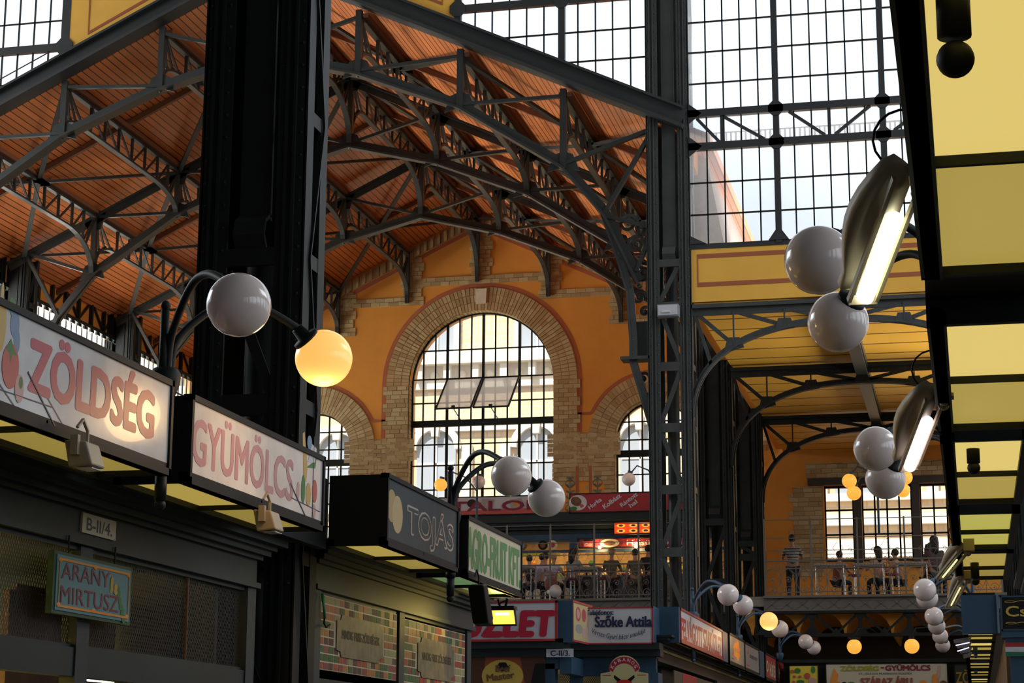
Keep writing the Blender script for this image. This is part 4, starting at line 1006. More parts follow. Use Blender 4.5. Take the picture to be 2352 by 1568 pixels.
people = [
 ('person standing at the left window edge in a striped grey and dark shirt', (-4.48, 51.5, GZ - .05), .1, 'lean', STRIPE, JEANS, HAIRD, False, 1.0, 0, False),
 ('seated person with dark hair left of the middle gallery window', (-3.35, 52.0, GZ), -.6, 'sit', cl('red_print', (.35, .12, .08)), JEANS, HAIRD, False, .92, 0, False),
 ('upright woman with long dark hair before the middle gallery window', (-2.28, 52.3, GZ), .5, 'sit', cl('peach_top', (.5, .25, .16)), JEANS, HAIRD, True, 1.02, 0, False),
 ('seated person propped on one elbow at the middle gallery window', (-1.78, 52.2, GZ), 1.1, 'sit', cl('tan_top', (.42, .24, .15)), JEANS, HAIRD, False, .95, 1, False),
 ('tall long-haired woman in a patterned dark dress at the right window', (-.82, 51.8, GZ), .3, 'sit', cl('patterned_dress', (.08, .05, .05)), JEANS, HAIRD, True, 1.15, 0, False),
 ('person half hidden left of the long-haired woman at the right window', (-1.02, 52.3, GZ), -.9, 'sit', cl('brown_top', (.2, .1, .05)), JEANS, HAIRD, True, 1.06, 0, False),
 ('man in a white shirt with short dark hair facing the counter', (-11.35, 52.6, GZ), .1, 'sit', cl('white_shirt', (.7, .7, .75)), JEANS, HAIRD, False, 1.05, 0, False),
 ('person in a lilac shirt seated at the left end of the railing', (-11.15, 51.0, GZ), -.7, 'sit', cl('lilac_shirt', (.5, .42, .6)), JEANS, HAIRD, False, .9, 0, False),
 ('blond woman in a pale blue top with a shoulder strap', (-10.92, 51.5, GZ), -.3, 'sit', cl('pale_blue_top', (.45, .52, .65)), JEANS, HAIRB, False, .95, 0, False),
 ('woman in a grey sleeveless top with a dark ponytail', (-10.4, 51.6, GZ), -.5, 'sit', cl('grey_top', (.32, .34, .32)), JEANS, HAIRD, True, 1.05, 0, False),
 ('person in an olive shirt and cap standing at the counter seen from behind', (-9.35, 51.8, GZ - .2), 0, 'lean', cl('olive_shirt', (.12, .11, .06)), JEANS, HAIRB, False, .95, 0, True),
 ('person in black beside the grey pillar with dark hair', (-8.3, 51.4, GZ - .2), -.4, 'stand', cl('black_shirt', (.02, .02, .025)), JEANS, HAIRD, False, .97, 0, False),
 ('person in an olive dress left of the one in black', (-8.6, 51.2, GZ - .25), .3, 'stand', cl('olive_dress', (.11, .10, .06)), cl('olive_skirt', (.10, .09, .055)), HAIRD, False, .93, 0, False),
 ('person in dark clothing just entering at the left end of the railing', (-11.55, 51.6, GZ), .4, 'sit', cl('dark_top', (.03, .03, .03)), JEANS, HAIRD, False, .93, 0, False),
]
for lb, lc, rz, ps, tp, bt, hr, lh, scl, au, cp in people:
    person(lb, lc, rz, ps, tp, bt, hr, lh, scl, SKINM, au, cp)
# tables and stools on the gallery
def bar_table(x, y, lab, grp=None):
    t = thing('bar_table', lab, 'table', (x, y, GZ), grp)
    part('table_top', MB().box(x - .4, x + .4, y - .3, y + .3, GZ + .88, GZ + .92), mat('pale_table_top', (.4, .36, .3), .4), t)
    part('frame', MB().box(x - .38, x + .38, y - .28, y - .26, GZ + .84, GZ + .88).box(x - .38, x + .38, y + .26, y + .28, GZ + .84, GZ + .88), CHROME, t)
    for a, b in ((-1, -1), (1, -1), (1, 1), (-1, 1)): part('leg', MB().tube([(x + a * .36, y + b * .26, GZ), (x + a * .36, y + b * .26, GZ + .86)], .016, 8), CHROME, t)
for x, y, lab in ((-3.5, 51.4, 'chrome-legged bar table beside the striped shirt'), (-2.5, 51.4, 'chrome-legged bar table below the middle gallery window'), (-1.4, 51.3, 'chrome-legged bar table below the gap of the windows'), (-9.9, 51.0, 'chrome-legged bar table right of the ponytailed woman'), (-11.6, 50.6, 'chrome-legged bar table beside the lilac shirt')): bar_table(x, y, lab)
def stool(x, y, lab):
    t = thing('bar_stool', lab, 'stool', (x, y, GZ)); m = mat('wine_seat', (.2, .02, .05), .5)
    part('seat', MB().tube([(x, y, GZ + .55), (x, y, GZ + .6)], .17, 16), m, t); part('backrest', MB().path([(x + .17 * math.cos(q), y - .17 * math.sin(q), GZ + .75) for q in lin(.3, 2.8, 9)], .02, .16, up=(0, 0, 1)), m, t)
    part('column', MB().tube([(x, y, GZ + .03), (x, y, GZ + .55)], .02, 8), CHROME, t); part('base', MB().tube([(x, y, GZ), (x, y, GZ + .03)], .18, 16), CHROME, t)
for x, y, lab in ((-2.85, 50.8, 'empty wine red stool behind the railing left of the middle window'), (-1.9, 50.7, 'empty wine red stool behind the railing at the middle window'), (-10.2, 50.5, 'red stool right of the horn loudspeaker'), (-9.3, 50.5, 'red stool below the olive shirt')): stool(x, y, lab)
tag(part('red_bag', MB().ball((-10.75, 50.55, GZ + .45), .2, 12, 8, 0, (.9, .5, 1)), mat('grey_red_bag', (.3, .1, .08), .6), None, True), 'round bag hanging on a chair above the horn loudspeaker', 'bag')

# dark back under the gallery
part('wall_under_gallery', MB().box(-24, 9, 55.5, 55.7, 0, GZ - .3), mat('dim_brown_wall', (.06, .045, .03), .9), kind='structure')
# ================================================================== STALLS
YX = (0, 1, 0)
# sign box along the aisle; face looks toward +X (left stalls)
def aisle_box(label, y0, y1, z0, z1, facem, xf=-4.4, xb=-4.87, framem=None, sof=SOF, split=.5, dirx=1):
    fm = framem or BLACKP; t = thing('sign_box', label, 'sign', ((xf + xb) / 2, (y0 + y1) / 2, z0)); d = dirx
    part('housing', MB().box(min(xb, xf - d * .04), max(xb, xf - d * .04), y0 + .002, y1 - .002, z0 + .06, z1 - .01), fm, t)
    f = MB(); a, b = sorted((xf - d * .05, xf + d * .012))
    f.box(a, b, y0, y1, z1 - .035, z1).box(a, b, y0, y1, z0, z0 + .04).box(a, b, y0, y0 + .03, z0, z1).box(a, b, y1 - .03, y1, z0, z1)
    a, b = sorted((xf - d * .06, xf)); f.box(a, b, y0, y1, z0 - .0, z0 + .07)
    a, b = sorted((xb, xb + d * .05)); f.box(a, b, y0, y1, z0, z0 + .07)
    a, b = sorted((xb, xf)); ym = y0 + (y1 - y0) * split
    for yy in (y0, ym - .01, y1 - .04): f.box(a, b, yy, yy + (.02 if yy == ym - .01 else .04), z0 + .005, z0 + .06)
    part('frame', f, fm, t)
    a, b = sorted((xf - d * .002, xf - d * .03)); part('face', MB().box(a, b, y0 + .02, y1 - .02, z0 + .03, z1 - .03), facem, t)
    a, b = sorted((xb + d * .04, xf - d * .06))
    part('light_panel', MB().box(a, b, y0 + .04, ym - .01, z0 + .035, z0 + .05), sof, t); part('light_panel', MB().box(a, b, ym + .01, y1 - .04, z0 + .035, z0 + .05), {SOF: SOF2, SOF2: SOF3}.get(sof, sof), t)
    return t
def pic_fruit(which, y, z, par):
    o = (-4.4018, y, z)
    if which == 1:
        sh = [(0, ell(-.02, .27, .055, .14)), (0, ell(-.02, .42, .015, .05)), (1, ell(.12, .30, .045, .07)), (1, ell(.15, .22, .03, .06)), (1, ell(.1, .36, .04, .03)), (2, ell(.08, .39, .03, .03)), (3, ell(.10, .09, .085, .11)), (2, [(.04, .16), (.08, .15), (.09, .1), (.11, .15), (.16, .15), (.12, .18), (.09, .22)]), (4, ell(.2, .0, .045, .07)), (2, ell(.21, .03, .02, .03)), (5, [(-.1, -.045), (.55, -.03), (.55, -.025), (-.1, -.04)]), (5, [(.28, .09), (.62, -.14), (.62, -.13), (.28, .1)]), (5, [(.42, .05), (.7, -.11), (.7, -.1), (.42, .06)]), (5, [(-.1, .03), (.25, -.14), (.25, -.13), (-.1, .04)])]
    else:
        sh = [(0, [(.1, .42), (.14, .44), (.22, .2), (.2, .1), (.14, .1), (.12, .28)]), (1, ell(.25, .38, .05, .05)), (2, [(.2, .2), (.38, .22), (.42, .34), (.38, .38), (.34, .26)]), (6, [(.22, .24), (.37, .26), (.4, .36), (.3, .38)]), (2, ell(.14, .04, .04, .1)), (4, ell(.04, .02, .03, .06)), (0, ell(.25, .02, .05, .08)), (3, ell(.38, .06, .05, .08)), (4, ell(.38, -.08, .03, .05)), (5, [(.34, -.14), (.345, -.14), (.345, .44), (.34, .44)]), (5, [(-.1, -.05), (.5, -.07), (.5, -.065), (-.1, -.045)]), (5, [(-.12, .04), (.2, -.14), (.2, -.13), (-.12, .05)])]
    picture('fruit_drawing', sh, o, YX, UZ, [mat('pear_yellow', (.6, .38, .1), .4), GRAPE, LEAF, TOMATO, PINK, NAVY, SIGNW2], par)
s1 = aisle_box('long white sign box lettered ZÖLDSÉG in red, nearest on the left', 7.2, 10.26, 3.2, 3.75, SIGNW, sof=SOF2)
text('lettering', 'ZÖLDSÉG', (-4.4015, 8.52, 3.375), YX, UZ, 1.49, .315, REDT2, s1, .035)
pic_fruit(1, 8.22, 3.36, s1)
s2 = aisle_box('white sign box lettered GYÜMÖLCS, faded pink, second on the left', 10.54, 12.99, 3.2, 3.73, SIGNW, sof=SOF2)
text('lettering', 'GYÜMÖLCS', (-4.4015, 10.59, 3.33), YX, UZ, 1.76, .33, mat('faded_pink_lettering', (.50, .24, .29), .3), s2, .02)
pic_fruit(2, 12.42, 3.40, s2)
s3 = aisle_box('dark grey sign box lettered TOJÁS with two painted eggs', 14.52, 16.72, 3.27, 3.84, GREYS, sof=SOF2)
text('lettering', 'TOJÁS', (-4.4015, 15.12, 3.375), YX, UZ, 1.44, .34, SILV, s3, .035)
text('letter_inline', 'TOJÁS', (-4.3995, 15.135, 3.38), YX, UZ, 1.41, .33, GREYS, s3, .0)
picture('egg_drawing', [(0, ell(.14, .22, .13, .13))], (-4.4018, 14.53, 3.38), YX, UZ, [mat('egg_tan', (.42, .30, .14), .4), mat('egg_light_tan', (.5, .38, .19), .4), GOLD], s3)
picture('egg_drawing', [(1, ell(.3, .17, .15, .15))], (-4.4012, 14.53, 3.38), YX, UZ, [mat('egg_tan', (.42, .30, .14), .4), mat('egg_light_tan', (.5, .38, .19), .4)], s3)
s4 = aisle_box('white sign box with tall green letters, right of the dark egg sign', 17.04, 19.26, 3.26, 3.82, CREAMS, sof=SOFG)
text('lettering', 'AGRO-FRUIT KFT.', (-4.4015, 17.08, 3.36), YX, UZ, 2.12, .36, GREENT, s4, .035)
tag(part('filler_panel', MB().box(-4.95, -4.88, 12.99, 14.5, 3.25, 3.8), BLACKP), 'black filler board between the two near sign groups', 'panel')

# lamp posts with two curved arms, each with an opal globe
def lamp(xp, y, dz, side, label, m, lit=(0, 0), sp=.72, reach=.72, glz=4.03, rodz=4.25, down=True):
    t = thing('street_lamp', label, 'lamp', (xp, y, 3.1 + dz)); z0 = 3.72 + dz
    part('base_cup', MB().tube([(xp, y, z0 - .06), (xp, y, z0), (xp, y, z0 + .04), (xp, y, z0 + .1), (xp, y, z0 + .13)], .08, 16, rs=[.05, .07, .085, .09, .07]), m, t, True)
    part('central_rod', MB().tube([(xp, y - .04, z0), (xp, y - .04, rodz + dz - .06)], .026, 12).ball((xp, y - .04, rodz + dz - .03), .03, 12, 8), m, t, True)
    if down: part('lower_finial', MB().tube([(xp, y, 3.08 + dz), (xp, y, 3.24 + dz)], .035, 12).tube([(xp, y, 3.24 + dz), (xp, y, 3.30 + dz)], .045, 12).ball((xp, y, 3.055 + dz), .034, 12, 8), m, t, True)
    for k, s in enumerate((-1, 1)):
        g = Vector((xp + side * reach, y + s * sp, glz + dz)); h = Vector((side * reach, s * sp, 0)); H = h.length; u = h.normalized()
        st = Vector((xp, y, z0 + .1)) + u * .03; top = glz + dz + .27
        cp = g + (-u * .75 + Vector((0, 0, .66))).normalized() * .17; pts = []
        # up, over and down
        ctrl = [st, st + u * .04 + Vector((0, 0, .22)), Vector((xp, y, 0)) + u * (H * .32) + Vector((0, 0, top - .03)), Vector((xp, y, 0)) + u * (H * .55) + Vector((0, 0, top)), cp + (cp - g).normalized() * .09, cp]
        def cr(p0, p1, p2, p3, q): return .5 * ((2 * p1) + (-p0 + p2) * q + (2 * p0 - 5 * p1 + 4 * p2 - p3) * q * q + (-p0 + 3 * p1 - 3 * p2 + p3) * q ** 3)
        cc = [ctrl[0]] + ctrl + [ctrl[-1]]
        for i in range(len(ctrl) - 1):
            for q in lin(0, 1, 7)[:-1]: pts.append(cr(cc[i], cc[i + 1], cc[i + 2], cc[i + 3], q))
        pts.append(ctrl[-1])
        a = part('curved_arm', MB().tube(pts, .024, 10), m, t, True)
        n = (cp - g).normalized()
        part('globe_cap', MB().tube([g + n * .145, g + n * .175, g + n * .18, g + n * .25], .08, 18, rs=[.085, .085, .045, .035]), m, a, True)
        part('globe', MB().ball(g, .175, 40, 24), LIT if lit[k] else OPAL, t, True, label='glowing warm yellow globe' if lit[k] else None)
        if lit[k]:
            l = bpy.data.lights.new('globe_light', 'POINT'); l.energy = 12; l.color = (1, .6, .25); l.shadow_soft_size = .175
            o = bpy.data.objects.new('globe_light', l); COL.objects.link(o); o.location = g - Vector((0, 0, .3))
lamp(-4.5, 10.38, 0, 1, 'twin globe lamp above the gap between the ZÖLDSÉG and GYÜMÖLCS signs', IRON_D, (0, 1))
lamp(-4.5, 16.86, 0, 1, 'twin globe lamp above the gap between TOJÁS and the green-lettered sign', IRON_D)
lamp(-4.5, 32.5, .28, 1, 'blue twin globe lamp behind the cold cuts sign', IRON_B, sp=1.05)
lamp(-4.5, 39.0, .32, 1, 'blue twin globe lamp with its nearer globe lit, left row', IRON_B, (1, 0), sp=1.1)
lamp(-4.5, 47.6, .45, 1, 'farthest blue twin globe lamp of the left row', IRON_B, sp=1.2)
lamp(.05, 10.38, .08, -1, 'nearest twin globe lamp of the right stalls', IRON_D)
lamp(.05, 16.3, .03, -1, 'second twin globe lamp of the right stalls', IRON_D, sp=.85)
lamp(.05, 31.6, .26, -1, 'blue twin globe lamp beyond the right canopy, highest of three', IRON_B, sp=.75)
lamp(.05, 39.0, .36, -1, 'blue twin globe lamp of the right row, middle of the distant three', IRON_B, sp=1.3)
lamp(.05, 46.0, .42, -1, 'blue twin globe lamp of the right row, lowest of the distant three', IRON_B, sp=1.7)
def gallery_lamp(x, y, zc_, offs, lits, label):
    t = thing('bracket_lamp', label, 'lamp', (x, y, zc_))
    for (dx, dz, dy), li in zip(offs, lits):
        g = Vector((x + dx, y + dy, zc_ + dz)); up = Vector((0, 0, .32))
        arm = part('curved_arm', MB().tube([Vector((x, y, zc_ - .5)), Vector((x, y, zc_ - .1)), Vector((x + dx * .3, y, zc_ + .25 + dz * .4)), Vector((x + dx * .7, y + dy * .5, zc_ + .36 + dz)), g + Vector((-dx * .12, 0, .2))], .02, 8), IRON_B, t, True)
        part('globe_cap', MB().tube([g + Vector((-.03 * (1 if dx > 0 else -1), 0, .15)), g + Vector((-.05 * (1 if dx > 0 else -1), 0, .22))], .07, 12), IRON_B, arm)
        part('globe', MB().ball(g, .18, 28, 18), LIT2 if li else OPAL, t, True, label='glowing orange globe' if li else None)
    part('post', MB().tube([(x, y, zc_ - 1.3), (x, y, zc_ - .05)], .03, 10).ball((x, y, zc_), .04), IRON_B, t, True)
gallery_lamp(-2.1, 48.6, 8.5, [(-.68, .05, 0), (-.6, -.2, .4), (.68, .1, 0), (.6, -.16, .4)], (1, 1, 1, 1), 'four lit orange globes on a post before the middle gallery window')
gallery_lamp(-13.2, 52.2, 9.15, [(-1.05, .12, 0), (.0, .2, .2)], (1, 0), 'gallery lamp seen through the great window behind the near globes')
gallery_lamp(-8.0, 51.2, 9.1, [(-.76, .03, 0)], (0,), 'single globe gallery lamp left of the grey pillar')
for x, lab in ((-2.8, 'lit orange globe hanging under the gallery, left one'), (-1.42, 'lit orange globe hanging under the gallery, right one')):
    t = thing('hanging_globe', lab, 'lamp', (x, 48.8, 4.3)); g = Vector((x, 48.8, 4.5))
    part('globe', MB().ball(g, .18, 28, 18), LIT2, t, True); part('cap', MB().tube([g + Vector((0, 0, .16)), g + Vector((0, 0, .24))], .07, 12), IRON_D, t)
    part('hanger', MB().tube([g + Vector((0, 0, .24)), g + Vector((.1, .3, .45)), g + Vector((.35, .8, .5)), g + Vector((.5, 1.3, .4))], .018, 8), IRON_D, t, True)

# stall bodies on the left
def moulding(mb, x, y0, y1, z, d=1):   # stepped cornice projecting toward +X*d ; x = frieze plane
    for (p, a, b) in ((.0, -.18, .0), (.04, .0, .03), (.09, .03, .07), (.13, .07, .10), (.2, .10, .15), (.26, .15, .18), (.03, -.21, -.17)):
        x0, x1 = sorted((x - d * .3, x + d * p)); mb.box(x0, x1, y0 - p * .6, y1 + p * .6, z + a, z + b)
    return mb
def stall(name, label, y0, y1, zf, x, m, posts, interior, meshes=(), zb_=2.28, sol=None):
    t = thing(name, label, 'market stall', (x - .8, (y0 + y1) / 2, 0))
    part('cornice', moulding(MB(), x, y0, y1, zf), m, t)
    for p in posts: part('post', MB().box(x - .1, x, p, p + .17, 0, zf - .18), POSTM, t)
    part('rail', MB().box(x - .1, x - .01, y0, y1, zb_ - .17, zb_).box(x - .1, x - .02, y0, y1, zf - .24, zf - .2).box(x - .06, x - .03, y0, y1, zb_ - .02, zb_ + .02), m, t)
    for a, b in meshes: part('wire_mesh', MB().box(x - .06, x - .055, a, b, zb_, zf - .2), WIREM, t)
    part('side_wall', MB().box(x - 3, x - .3, y0, y0 + .05, 0, zf), m, t); part('side_wall', MB().box(x - 3, x - .3, y1 - .05, y1, 0, zf), m, t)
    part('back_wall', MB().box(x - 2.6, x - 2.5, y0, y1, 0, zf), interior, t); part('roof_board', MB().box(x - 2.6, x - .3, y0, y1, zf - .08, zf), m, t)
    part('counter', MB().box(x - .6, x + .3, y0, y1, .2, .95), m, t)
    return t
SIN = mat('dim_yellow_stall_wall', (.42, .34, .12), .8, noise=.2, nscale=2)
st1 = stall('market_stall', 'dark green stall with wire mesh panels under the ZÖLDSÉG sign', 7.0, 13.85, 3.1, -5.2, GREENF, (7.2, 8.9, 10.85, 13.68), SIN, ((7.2, 10.85), (11.02, 13.68)))
part('mesh_rod', MB().tube([(-5.24, 12.62, 2.3), (-5.24, 12.62, 2.88)], .012, 8), BROWNW, st1)
part('bamboo_screen', MB().box(-6.3, -6.25, 12.0, 13.7, 1.9, 2.75).bar((-6.22, 12.0, 2.76), (-6.22, 13.7, 2.76), .04, .04), BROWNW, st1)
part('inner_shelf', MB().box(-7.2, -6.8, 10.0, 10.2, 1, 3).box(-7.4, -7.3, 11.2, 12.2, 1, 3), BROWNW, st1)
for (x_, y_, z_, e_) in ((-6.4, 9.6, 2.7, 420), (-6.6, 12.6, 1.9, 120)):
    l = bpy.data.lights.new('stall_light', 'AREA'); l.size = .5; l.energy = e_; l.color = (1, .85, .4)
    o = bpy.data.objects.new('stall_light', l); COL.objects.link(o); o.location = (x_, y_, z_); o.rotation_euler = (0, -1.1, 0) if 0 else Vector((-1, 0, -.3)).to_track_quat('-Z', 'Y').to_euler()
t = thing('work_lamp', 'bright white lamp inside the near stall at the lower edge', 'lamp', (-5.35, 11.55, 2.2))
part('tube', MB().box(-5.42, -5.34, 11.42, 11.72, 2.11, 2.16), TUBE, t); part('housing', MB().box(-5.44, -5.32, 11.38, 11.76, 2.16, 2.19), BLACKP, t)
# number plate B-II/4.
t = thing('number_plate', 'cream number plate B-II/4. on the green frieze', 'plate sign', (-5.19, 11.05, 2.98))
part('plate', MB().box(-5.2, -5.185, 10.82, 11.30, 2.965, 3.085), CREAMS, t); text('lettering', 'B-II/4.', (-5.185, 10.88, 2.985), YX, UZ, .36, .075, NAVY, t, .02)
# ARANY MIRTUSZ sign
t = thing('hanging_board', 'turquoise hanging board with wine red lettering and yellow flowers', 'sign', (-5.15, 10.9, 2.45))
part('board', MB().box(-5.18, -5.14, 10.38, 11.47, 2.45, 2.81), mat('dark_green_edge', (.03, .08, .04), .5), t); part('field', MB().box(-5.142, -5.134, 10.41, 11.44, 2.47, 2.79), TEAL, t)
b = MB().path([(-5.132, 10.44, 2.495), (-5.132, 11.41, 2.495), (-5.132, 11.41, 2.765), (-5.132, 10.44, 2.765)], .006, .014, up=(1, 0, 0), closed=True)
for a_ in (10.45, 10.92, 11.4):
    for c_ in (2.5, 2.76): b.ball((-5.132, a_, c_), .022, 8, 6, 0, (.2, 1.2, .7))
part('gilt_border', b, ORNG, t)
text('lettering', 'ARANY', (-5.132, 10.47, 2.655), YX, UZ, .66, .095, WINE, t, .0); text('lettering', 'MIRTUSZ', (-5.132, 10.47, 2.515), YX, UZ, .80, .10, WINE, t, .0)
picture('flower_painting', [(1, ell(.12 + .02 * k, .16 - .035 * k, .03, .02, rot=k)) for k in range(6)] + [(0, ell(.05 + .04 * math.cos(k * 2.1), .17 + .035 * math.sin(k * 1.7), .025, .018, rot=k)) for k in range(9)], (-5.133, 11.13, 2.5), YX, UZ, [mat('myrtle_yellow', (.6, .36, .06), .5), LEAF], t)
part('hanger', MB().tube([(-5.16, 10.6, 2.8), (-5.16, 10.6, 2.92)], .006, 6).tube([(-5.16, 11.25, 2.8), (-5.16, 11.25, 2.92)], .006, 6), BLACKP, t)

st2 = stall('market_stall', 'green stall with printed vegetable banners under the TOJÁS sign', 15.2, 20.45, 3.22, -5.2, GREENF, (15.2, 17.66, 20.2), SIN)
def banner(y0, y1, z0, z1, label):
    t = thing('vegetable_banner', label, 'banner', (-5.22, (y0 + y1) / 2, z0))
    part('sheet', MB().box(-5.24, -5.215, y0, y1, z0, z1), mat('banner_sheet', (.62, .52, .38), .5), t)
    sh = []; nx, nz = 17, 9; wy = (y1 - y0) / nx; hz_ = (z1 - z0) / nz; rng = random.Random(3)
    for i in range(nx):
        for j in range(nz):
            if 4 <= i <= 12 and 2 <= j <= 6: continue
            if i in (3, 13) and 3 <= j <= 5: continue
            a, b = i * wy + .008, j * hz_ + .006; sh.append((rng.randrange(6), [(a, b), (a + wy - .016, b), (a + wy - .016, b + hz_ - .012), (a, b + hz_ - .012)]))
    picture('photo_tile', sh, (-5.215, y0, z0), YX, UZ, [mat('beet_red', (.28, .05, .05), .5), mat('pepper_red', (.38, .05, .02), .5), mat('carrot_orange', (.45, .16, .03), .5), mat('bean_brown', (.10, .04, .03), .6), mat('dark_leaf', (.05, .11, .03), .6), mat('pale_squash', (.36, .30, .13), .6)], t)
    cy, cz = (y1 - y0) / 2, (z1 - z0) / 2; hw, hh = (y1 - y0) * .30, (z1 - z0) * .29
    part('printed_board', MB().add(*flat([(cy - hw, cz - hh * .7), (cy - hw * .85, cz - hh * .75), (cy - hw * .8, cz - hh), (cy + hw * .8, cz - hh), (cy + hw * .85, cz - hh * .75), (cy + hw, cz - hh * .7), (cy + hw, cz + hh * .7), (cy + hw * .85, cz + hh * .75), (cy + hw * .8, cz + hh), (cy - hw * .8, cz + hh), (cy - hw * .85, cz + hh * .75), (cy - hw, cz + hh * .7)], (-5.21, y0, z0), YX, UZ, .006)), PLANK, t)
    text('lettering', 'MINDIG FRISS ZÖLDSÉGEK', (-5.203, y0 + cy - hw * .8, z0 + cz - .02), YX, UZ, hw * 1.6, .09, mat('burnt_lettering', (.05, .035, .02), .6), t, .03)
banner(15.36, 17.62, 2.37, 2.98, 'left printed banner with vegetable photo tiles on the second stall')
banner(17.86, 20.16, 2.30, 2.96, 'right printed banner with vegetable photo tiles on the second stall')
t = thing('hook_cord', 'green cord with a black hook hanging on the second stall', 'hook', (-5.15, 15.35, 2.9))
part('cord', MB().tube([(-5.18, 15.33, 2.98), (-5.17, 15.36, 2.85), (-5.17, 15.38, 2.78)], .012, 8), GREENT, t, True); part('hook', MB().tube([(-5.17, 15.38, 2.8), (-5.17, 15.36, 2.74), (-5.17, 15.42, 2.71), (-5.17, 15.52, 2.74)], .008, 8), BLACKP, t, True)
# small clip lamps
def clip_lamp(x, y, z, label, m, lit=None, s=1.0):
    t = thing('clip_lamp', label, 'lamp', (x, y, z))
    part('bracket', MB().path([(x, y, z + .10 * s), (x, y + .06 * s, z + .15 * s), (x, y + .12 * s, z + .10 * s), (x, y + .12 * s, z)], .015, .012, up=(1, 0, 0)).box(x - .02, x + .02, y - .03 * s, y + .0, z - .04 * s, z + .06 * s), m, t)
    part('housing', MB().prism([(x - .07 * s, z + .04 * s), (x + .05 * s, z + .03 * s), (x + .09 * s, z - .09 * s), (x - .04 * s, z - .1 * s)], 'Y', y, y + .16 * s), m, t, bevel=.01)
    part('glass', MB().box(x + .0, x + .08 * s, y + .02 * s, y + .14 * s, z - .105 * s, z - .1 * s), lit or SIGNW2, t)
clip_lamp(-4.32, 8.9, 3.15, 'small beige clip lamp hanging under the ZÖLDSÉG sign', BEIGE)
clip_lamp(-4.32, 11.58, 3.14, 'small beige clip lamp hanging under the GYÜMÖLCS sign', BEIGE)
t = thing('spot_lamp', 'black spotlight hanging under the green-lettered white sign', 'lamp', (-4.35, 17.3, 3.2))
part('bracket', MB().path([(-4.35, 17.15, 3.28), (-4.35, 17.22, 3.34), (-4.35, 17.3, 3.28), (-4.35, 17.3, 3.18)], .012, .012, up=(1, 0, 0)), BLACKP, t)
part('housing', MB().prism([(17.15, 3.2), (17.3, 3.22), (17.55, 2.93), (17.5, 2.85), (17.35, 2.87)], 'X', -4.42, -4.27), BLACKP, t, bevel=.015)
# lit floodlight in front of the ÜZLET sign
t = thing('floodlight', 'square floodlight glowing yellow below the green-lettered white sign', 'lamp', (-4.64, 19.5, 3.0)); x, y, z = -4.65, 19.5, 3.1
part('glass', MB().prism([(x - .115, z + .055), (x + .115, z + .055), (x + .135, z - .085), (x - .095, z - .085)], 'Y', y - .012, y - .004), FLOODG, t)
b = MB(); P4 = [(x - .125, z + .065), (x + .125, z + .065), (x + .145, z - .095), (x - .105, z - .095)]
b.path([(p[0], y, p[1]) for p in P4], .05, .018, up=(0, 1, 0), closed=True); part('rim', b, BLACKP, t)
part('hood', MB().prism([(x - .13, z + .065), (x + .13, z + .065), (x + .12, z + .1), (x - .12, z + .1)], 'Y', y - .03, y + .12), BLACKP, t)
part('lamp_tube', MB().tube([(x - .07, y - .016, z + .02), (x + .07, y - .016, z + .02)], .012, 8), mat('white_hot_tube', (1, 1, 1), .3, emis=(1, .9, .6), es=4), t)
part('bracket', MB().bar((x - .03, y, z + .1), (x - .05, y, z + .17), .02, .02).bar((x + .03, y, z + .1), (x + .05, y, z + .17), .02, .02).bar((x - .05, y, z + .12), (x + .05, y, z + .16), .015, .015), BLACKP, t)
l = bpy.data.lights.new('flood_beam', 'SPOT'); l.energy = 12; l.color = (1, .75, .2); l.spot_size = 2.2; l.shadow_soft_size = .1
o = bpy.data.objects.new('flood_beam', l); COL.objects.link(o); o.location = (-4.65, 19.4, 3.08); o.rotation_euler = Vector((-.5, -1, -.15)).to_track_quat('-Z', 'Y').to_euler()

# ---- far left block of blue stalls (across the cross aisle)
bt = thing('corner_stall', 'blue corner stall under the red-bordered owner name sign', 'market stall', (-6, 30, 0))
part('cornice', moulding(MB(), -4.72, 30.0, 49.7, 3.4).box(-9, -5.9, 28.62, 29.2, 3.32, 3.46).box(-9, -5.9, 28.7, 29.2, 3.2, 3.32).box(-5.95, -4.6, 29.5, 29.9, 3.34, 3.44).box(-5.95, -4.6, 29.58, 29.9, 3.24, 3.34), GREENF, bt)
part('frieze', MB().box(-9, -5.95, 28.78, 29.0, 3.02, 3.2).box(-5.96, -4.68, 29.72, 29.8, 2.95, 3.24).box(-4.85, -4.65, 29.7, 30.1, 0, 3.0).box(-5.98, -5.8, 28.75, 29.75, 2.95, 3.2), IRON_B, bt)
for x in (-6.15, -5.93, -4.9): part('post', MB().box(x - .09, x + .09, 28.78 if x < -6 else 29.7, 29.0 if x < -6 else 29.85, 0, 3.1), IRON_B, bt)
part('wire_mesh', MB().box(-9, -4.9, 29.86, 29.87, 1, 3.0), WIREM, bt); part('back_wall', MB().box(-9, -5.1, 31.5, 31.6, 0, 3.3).box(-5.08, -4.7, 29.9, 49.8, 3.36, 3.4), SIN, bt)
part('body', MB().box(-5.08, -4.9, 31.6, 49.8, 0, 3.3), GREENF, bt)
s = sign('shop_sign', 'white sign with a red border and heavy red letters ÜZLET', 'sign', -8.6, -5.98, 3.42, 4.02, 28.6, SIGNW2, RED, .035, .3, bm_=IRON_B)
text('lettering', 'ÜZLET', (-7.42, 28.585, 3.5), RX, UZ, 1.38, .44, REDT, s, .05, shear=.12, space=1.12)
tag(part('corner_post_box', MB().box(-5.98, -5.76, 28.62, 28.95, 3.4, 4.02), IRON_B), 'blue box end right of the ÜZLET sign', 'panel')
s = thing('side_sign', 'narrow cream sign with meat drawings right of the ÜZLET sign', 'sign', (-5.78, 29.2, 3.4))
